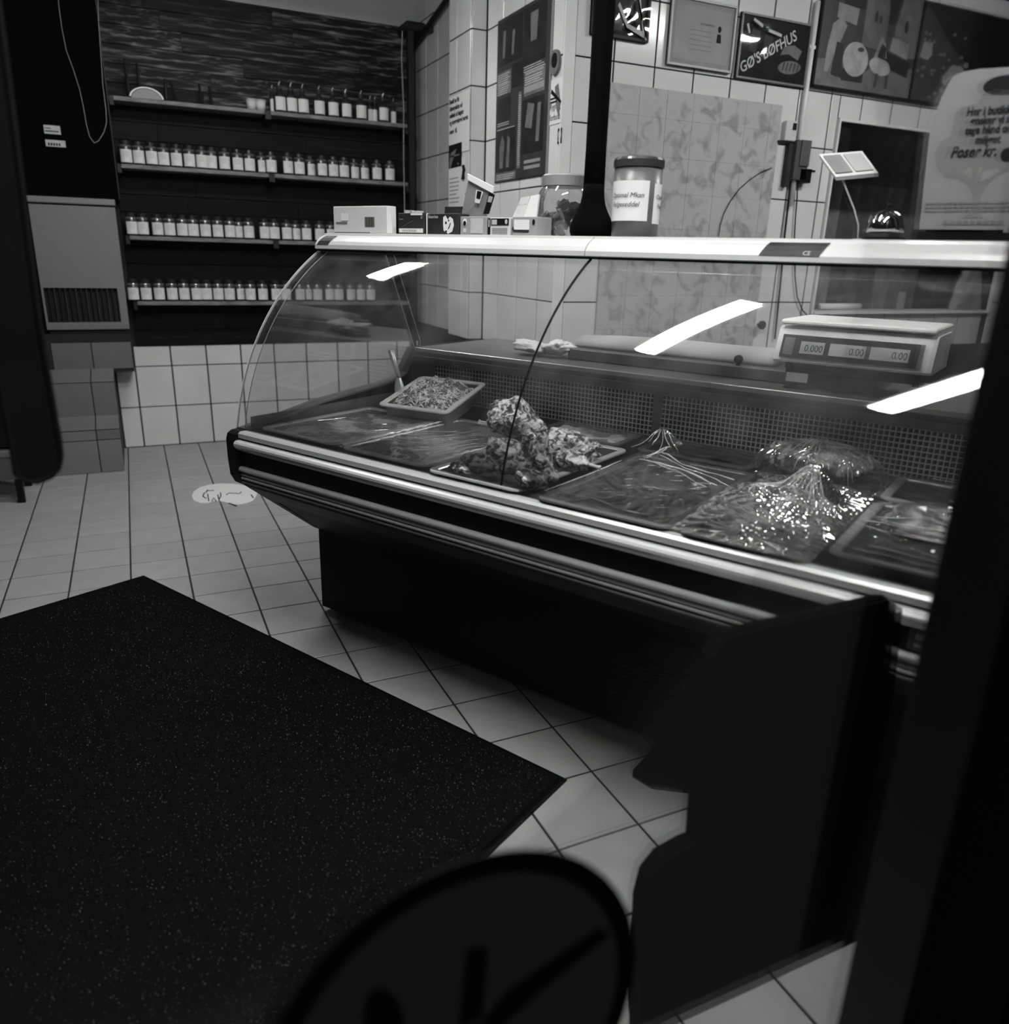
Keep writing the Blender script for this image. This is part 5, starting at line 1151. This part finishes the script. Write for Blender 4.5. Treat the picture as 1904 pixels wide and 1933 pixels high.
e, w_, h_ = wall_box('power_plug', 'black plug with hanging cables under the grey electric box', 'plug', 1494, 1520, 321, 345, 'black', .05)
obj('lip', bx(w_ * .7, w_ + .02, h_ * .8, h_ * .95, .01, .05), 'black', e)
for (pxa, pya), L_, r_ in (((1505, 345), [(1505, 345), (1504, 375), (1501, 410), (1499, 445), (1500, 520), (1504, 560), (1514, 585), (1524, 596)], .0035), ((1489, 345), [(1492, 342), (1488, 380), (1481, 440), (1474, 520), (1462, 640)], .005)):
    pts = [aY(x, y, YM - .018) for x, y in L_]; Rm = Matrix.Rotation(-PI / 2, 3, 'X')
    lo = [Rm @ (p - Vector(e.location)) for p in pts]; obj('cable', MB().tube(lo, r_, 6), 'ink', e, smooth=True)
e = thing('wall_tap', 'dark round knob on the tiled wall left of the scale', 'knob', tuple(aY(1433, 613, YM - .02)))
obj('knob', MB().lathe([(.010, -.0), (.016, .006), (.022, .014), (.022, .026), (.014, .034), (.001, .036)], 18), 'black', e, smooth=True, rot=(PI / 2, 0, 0)); obj('stem', MB().tube([(0, .02, 0), (0, -.0, 0), (.03, .01, .01)], .006, 8), 'darkgrey', e)
e = thing('thin_wire', 'thin dark wire curving down the veined wall tiles', 'wire', tuple(aY(1455, 318, YM - .02)))
obj('wire', MB().tube([aY(x, y, YM - .02) - Vector(e.location) for x, y in ((1456, 317), (1436, 325), (1415, 339), (1395, 357), (1378, 380), (1366, 403), (1359, 425), (1356, 446))], .0022, 6), 'ink', e, smooth=True)

# things on the hatch sill
e = thing('carrier_bag', 'white knotted plastic carrier bag standing on the sill of the dark hatch', 'bag', (5.16, -1.46, .935))
def cbag(i, j):
    g = i * 2 * PI; z = j * .30; r = (.14 - .08 * j) * (1 + .25 * N3(math.cos(g), math.sin(g), j * 1.5, 2.)) * (1 if j < .75 else 1 - (j - .75) * 1.2)
    return (r * math.cos(g), r * math.sin(g) * .3, z)
obj('bag', MB().grid(40, 20, cbag), mat('thin plastic', .20, .5, var=.3, vscale=14), e, smooth=True); obj('handle', MB().tube([(-.03, 0, .29), (-.05, 0, .34), (-.01, 0, .30)], .008, 6), 'grey', e); obj('handle', MB().tube([(.03, 0, .29), (.05, 0, .35), (.01, 0, .30)], .008, 6), 'grey', e)
e = thing('paper_roll', 'flat pale paper roll lying on the hatch sill behind the scale', 'roll', (4.12, -1.44, .935)); obj('roll', MB().tube([(-.15, 0, .018), (.16, 0, .018)], .017, 14), 'paper', e, smooth=True); obj('core', MB().tube([(-.165, 0, .018), (-.149, 0, .018)], .010, 10), 'grey', e)
e = thing('upright_card', 'small pale card standing on the hatch sill', 'card', (4.60, -1.45, .935)); obj('card', bx(-.03, .03, 0, .003, 0, .10), 'grey', e)

# ------------------------------------------------------------------ dark things near the door
e = thing('hanging_strap', 'long dark padded strap with a rounded lower end hanging at the left, out of focus', 'strap', (.385, -3.60, .885))
def hs(k):  # outline of the rounded lower end
    return [(-.030, 1.75), (-.030, .012), (-.022, .002), (-.008, 0), (.008, .006), (.018, .016), (.023, .032), (.024, .05), (.022, .20), (.030, .5), (.036, 1.75)][k]
pr = [hs(k) for k in range(11)]
obj('padding', MB().prism(pr, -.010, .010, 'y'), 'cloth', e)
obj('piping', MB().tube([(x, -.009, z) for x, z in pr], .0035, 8), 'cloth', e)
obj('hanging_rail', MB().tube([(-.10, 0, 1.76), (.10, 0, 1.76)], .012, 10), 'blackmetal', e)
for x in (-.09, .09): obj('rail_stem', MB().tube([(x, 0, 1.76), (x, 0, 1.835)], .008, 8), 'blackmetal', e)
e = thing('tall_cupboard', 'tall black cupboard standing on the low bench at the far left', 'cupboard', (-.35, -.45, .2535))
obj('carcass', MB().box(-.28, .318, -.10, .17, 0, 2.1, c=.004), 'blackmatt', e)
obj('door', MB().box(-.275, .012, -.118, -.101, .01, 2.09, c=.003), 'cloth', e); obj('door', MB().box(.016, .314, -.118, -.101, .01, 2.09, c=.003), 'cloth', e)
obj('handle', MB().tube([(.04, -.125, .95), (.04, -.14, .97), (.04, -.14, 1.1), (.04, -.125, 1.12)], .005, 8), 'darksteel', e)
e = thing('low_bench', 'low dark bench with a black leg on the floor at the far left', 'bench', (-.35, -.45, 0))
obj('seat', MB().box(-.30, .325, -.15, .18, .222, .252, c=.004), mat('bench seat', .10, .45), e); obj('apron', bx(-.29, .318, -.145, .17, .114, .222), mat('bench apron', .05, .7, var=.2), e)
for x in (-.27, .275):
    for y in (-.155, .14): obj('leg', bx(x, x + .03, y, y + .03, 0, .115), 'black', e)
e = thing('waste_bin', 'tall slim black bin with a wider lower part, between the door post and the counter', 'bin', (1.35, -4.02, 0))
def bl(x): return x - 1.35
obj('lower_body', MB().prism([(bl(1.118), 0), (bl(1.112), .05), (bl(1.098), .28), (bl(1.105), .325), (bl(1.128), .350), (bl(1.17), .36), (bl(1.64), .37), (bl(1.64), 0)], 0, .030, 'y'), 'blackmatt', e)
obj('upper_body', MB().prism([(bl(1.184), .35), (bl(1.172), .62), (bl(1.170), .672), (bl(1.195), .700), (bl(1.500), .702), (bl(1.534), .683), (bl(1.556), .53), (bl(1.556), .36)], .002, .028, 'y'), 'blackmatt', e)
obj('rim', MB().tube([(bl(1.176), .015, .66), (bl(1.198), .015, .697), (bl(1.500), .015, .699), (bl(1.528), .015, .680)], .008, 8), 'blackmatt', e)
# round sticker on the door glass
e = facing('door_sticker', 'round black-rimmed dark sticker with blurred marks on the door glass, close to the camera', 'sticker', (.662, YD - .0045, .680), 0)
n = 64; vs = []
for rx_, ry_, zq in ((.146, .150, 0), (.146, .150, .0012), (.130, .134, .0012), (.130, .134, 0)): vs += [(x, y, zq) for x, y in ell(0, 0, rx_ * .93, ry_, n)]
obj('rim', MB().add(vs, [(q * n + k, q * n + (k + 1) % n, ((q + 1) % 4) * n + (k + 1) % n, ((q + 1) % 4) * n + k) for q in range(4) for k in range(n)]), 'ink', e)
shapes('face', [ell(0, 0, .121, .134, 56)], 'sticker', e, .0002, .0010)
shapes('mark', [ell(-.055, .045, .012, .03, 16, .2), [(-.005, .015), (.012, .015), (.015, .075), (.0, .08)], [(.03, .03), (.10, .055), (.11, .045), (.06, .02), (.02, -.005), (-.02, -.012), (-.05, .012), (-.02, .002), (.01, .008)]], 'ink', e, .0016, .002)
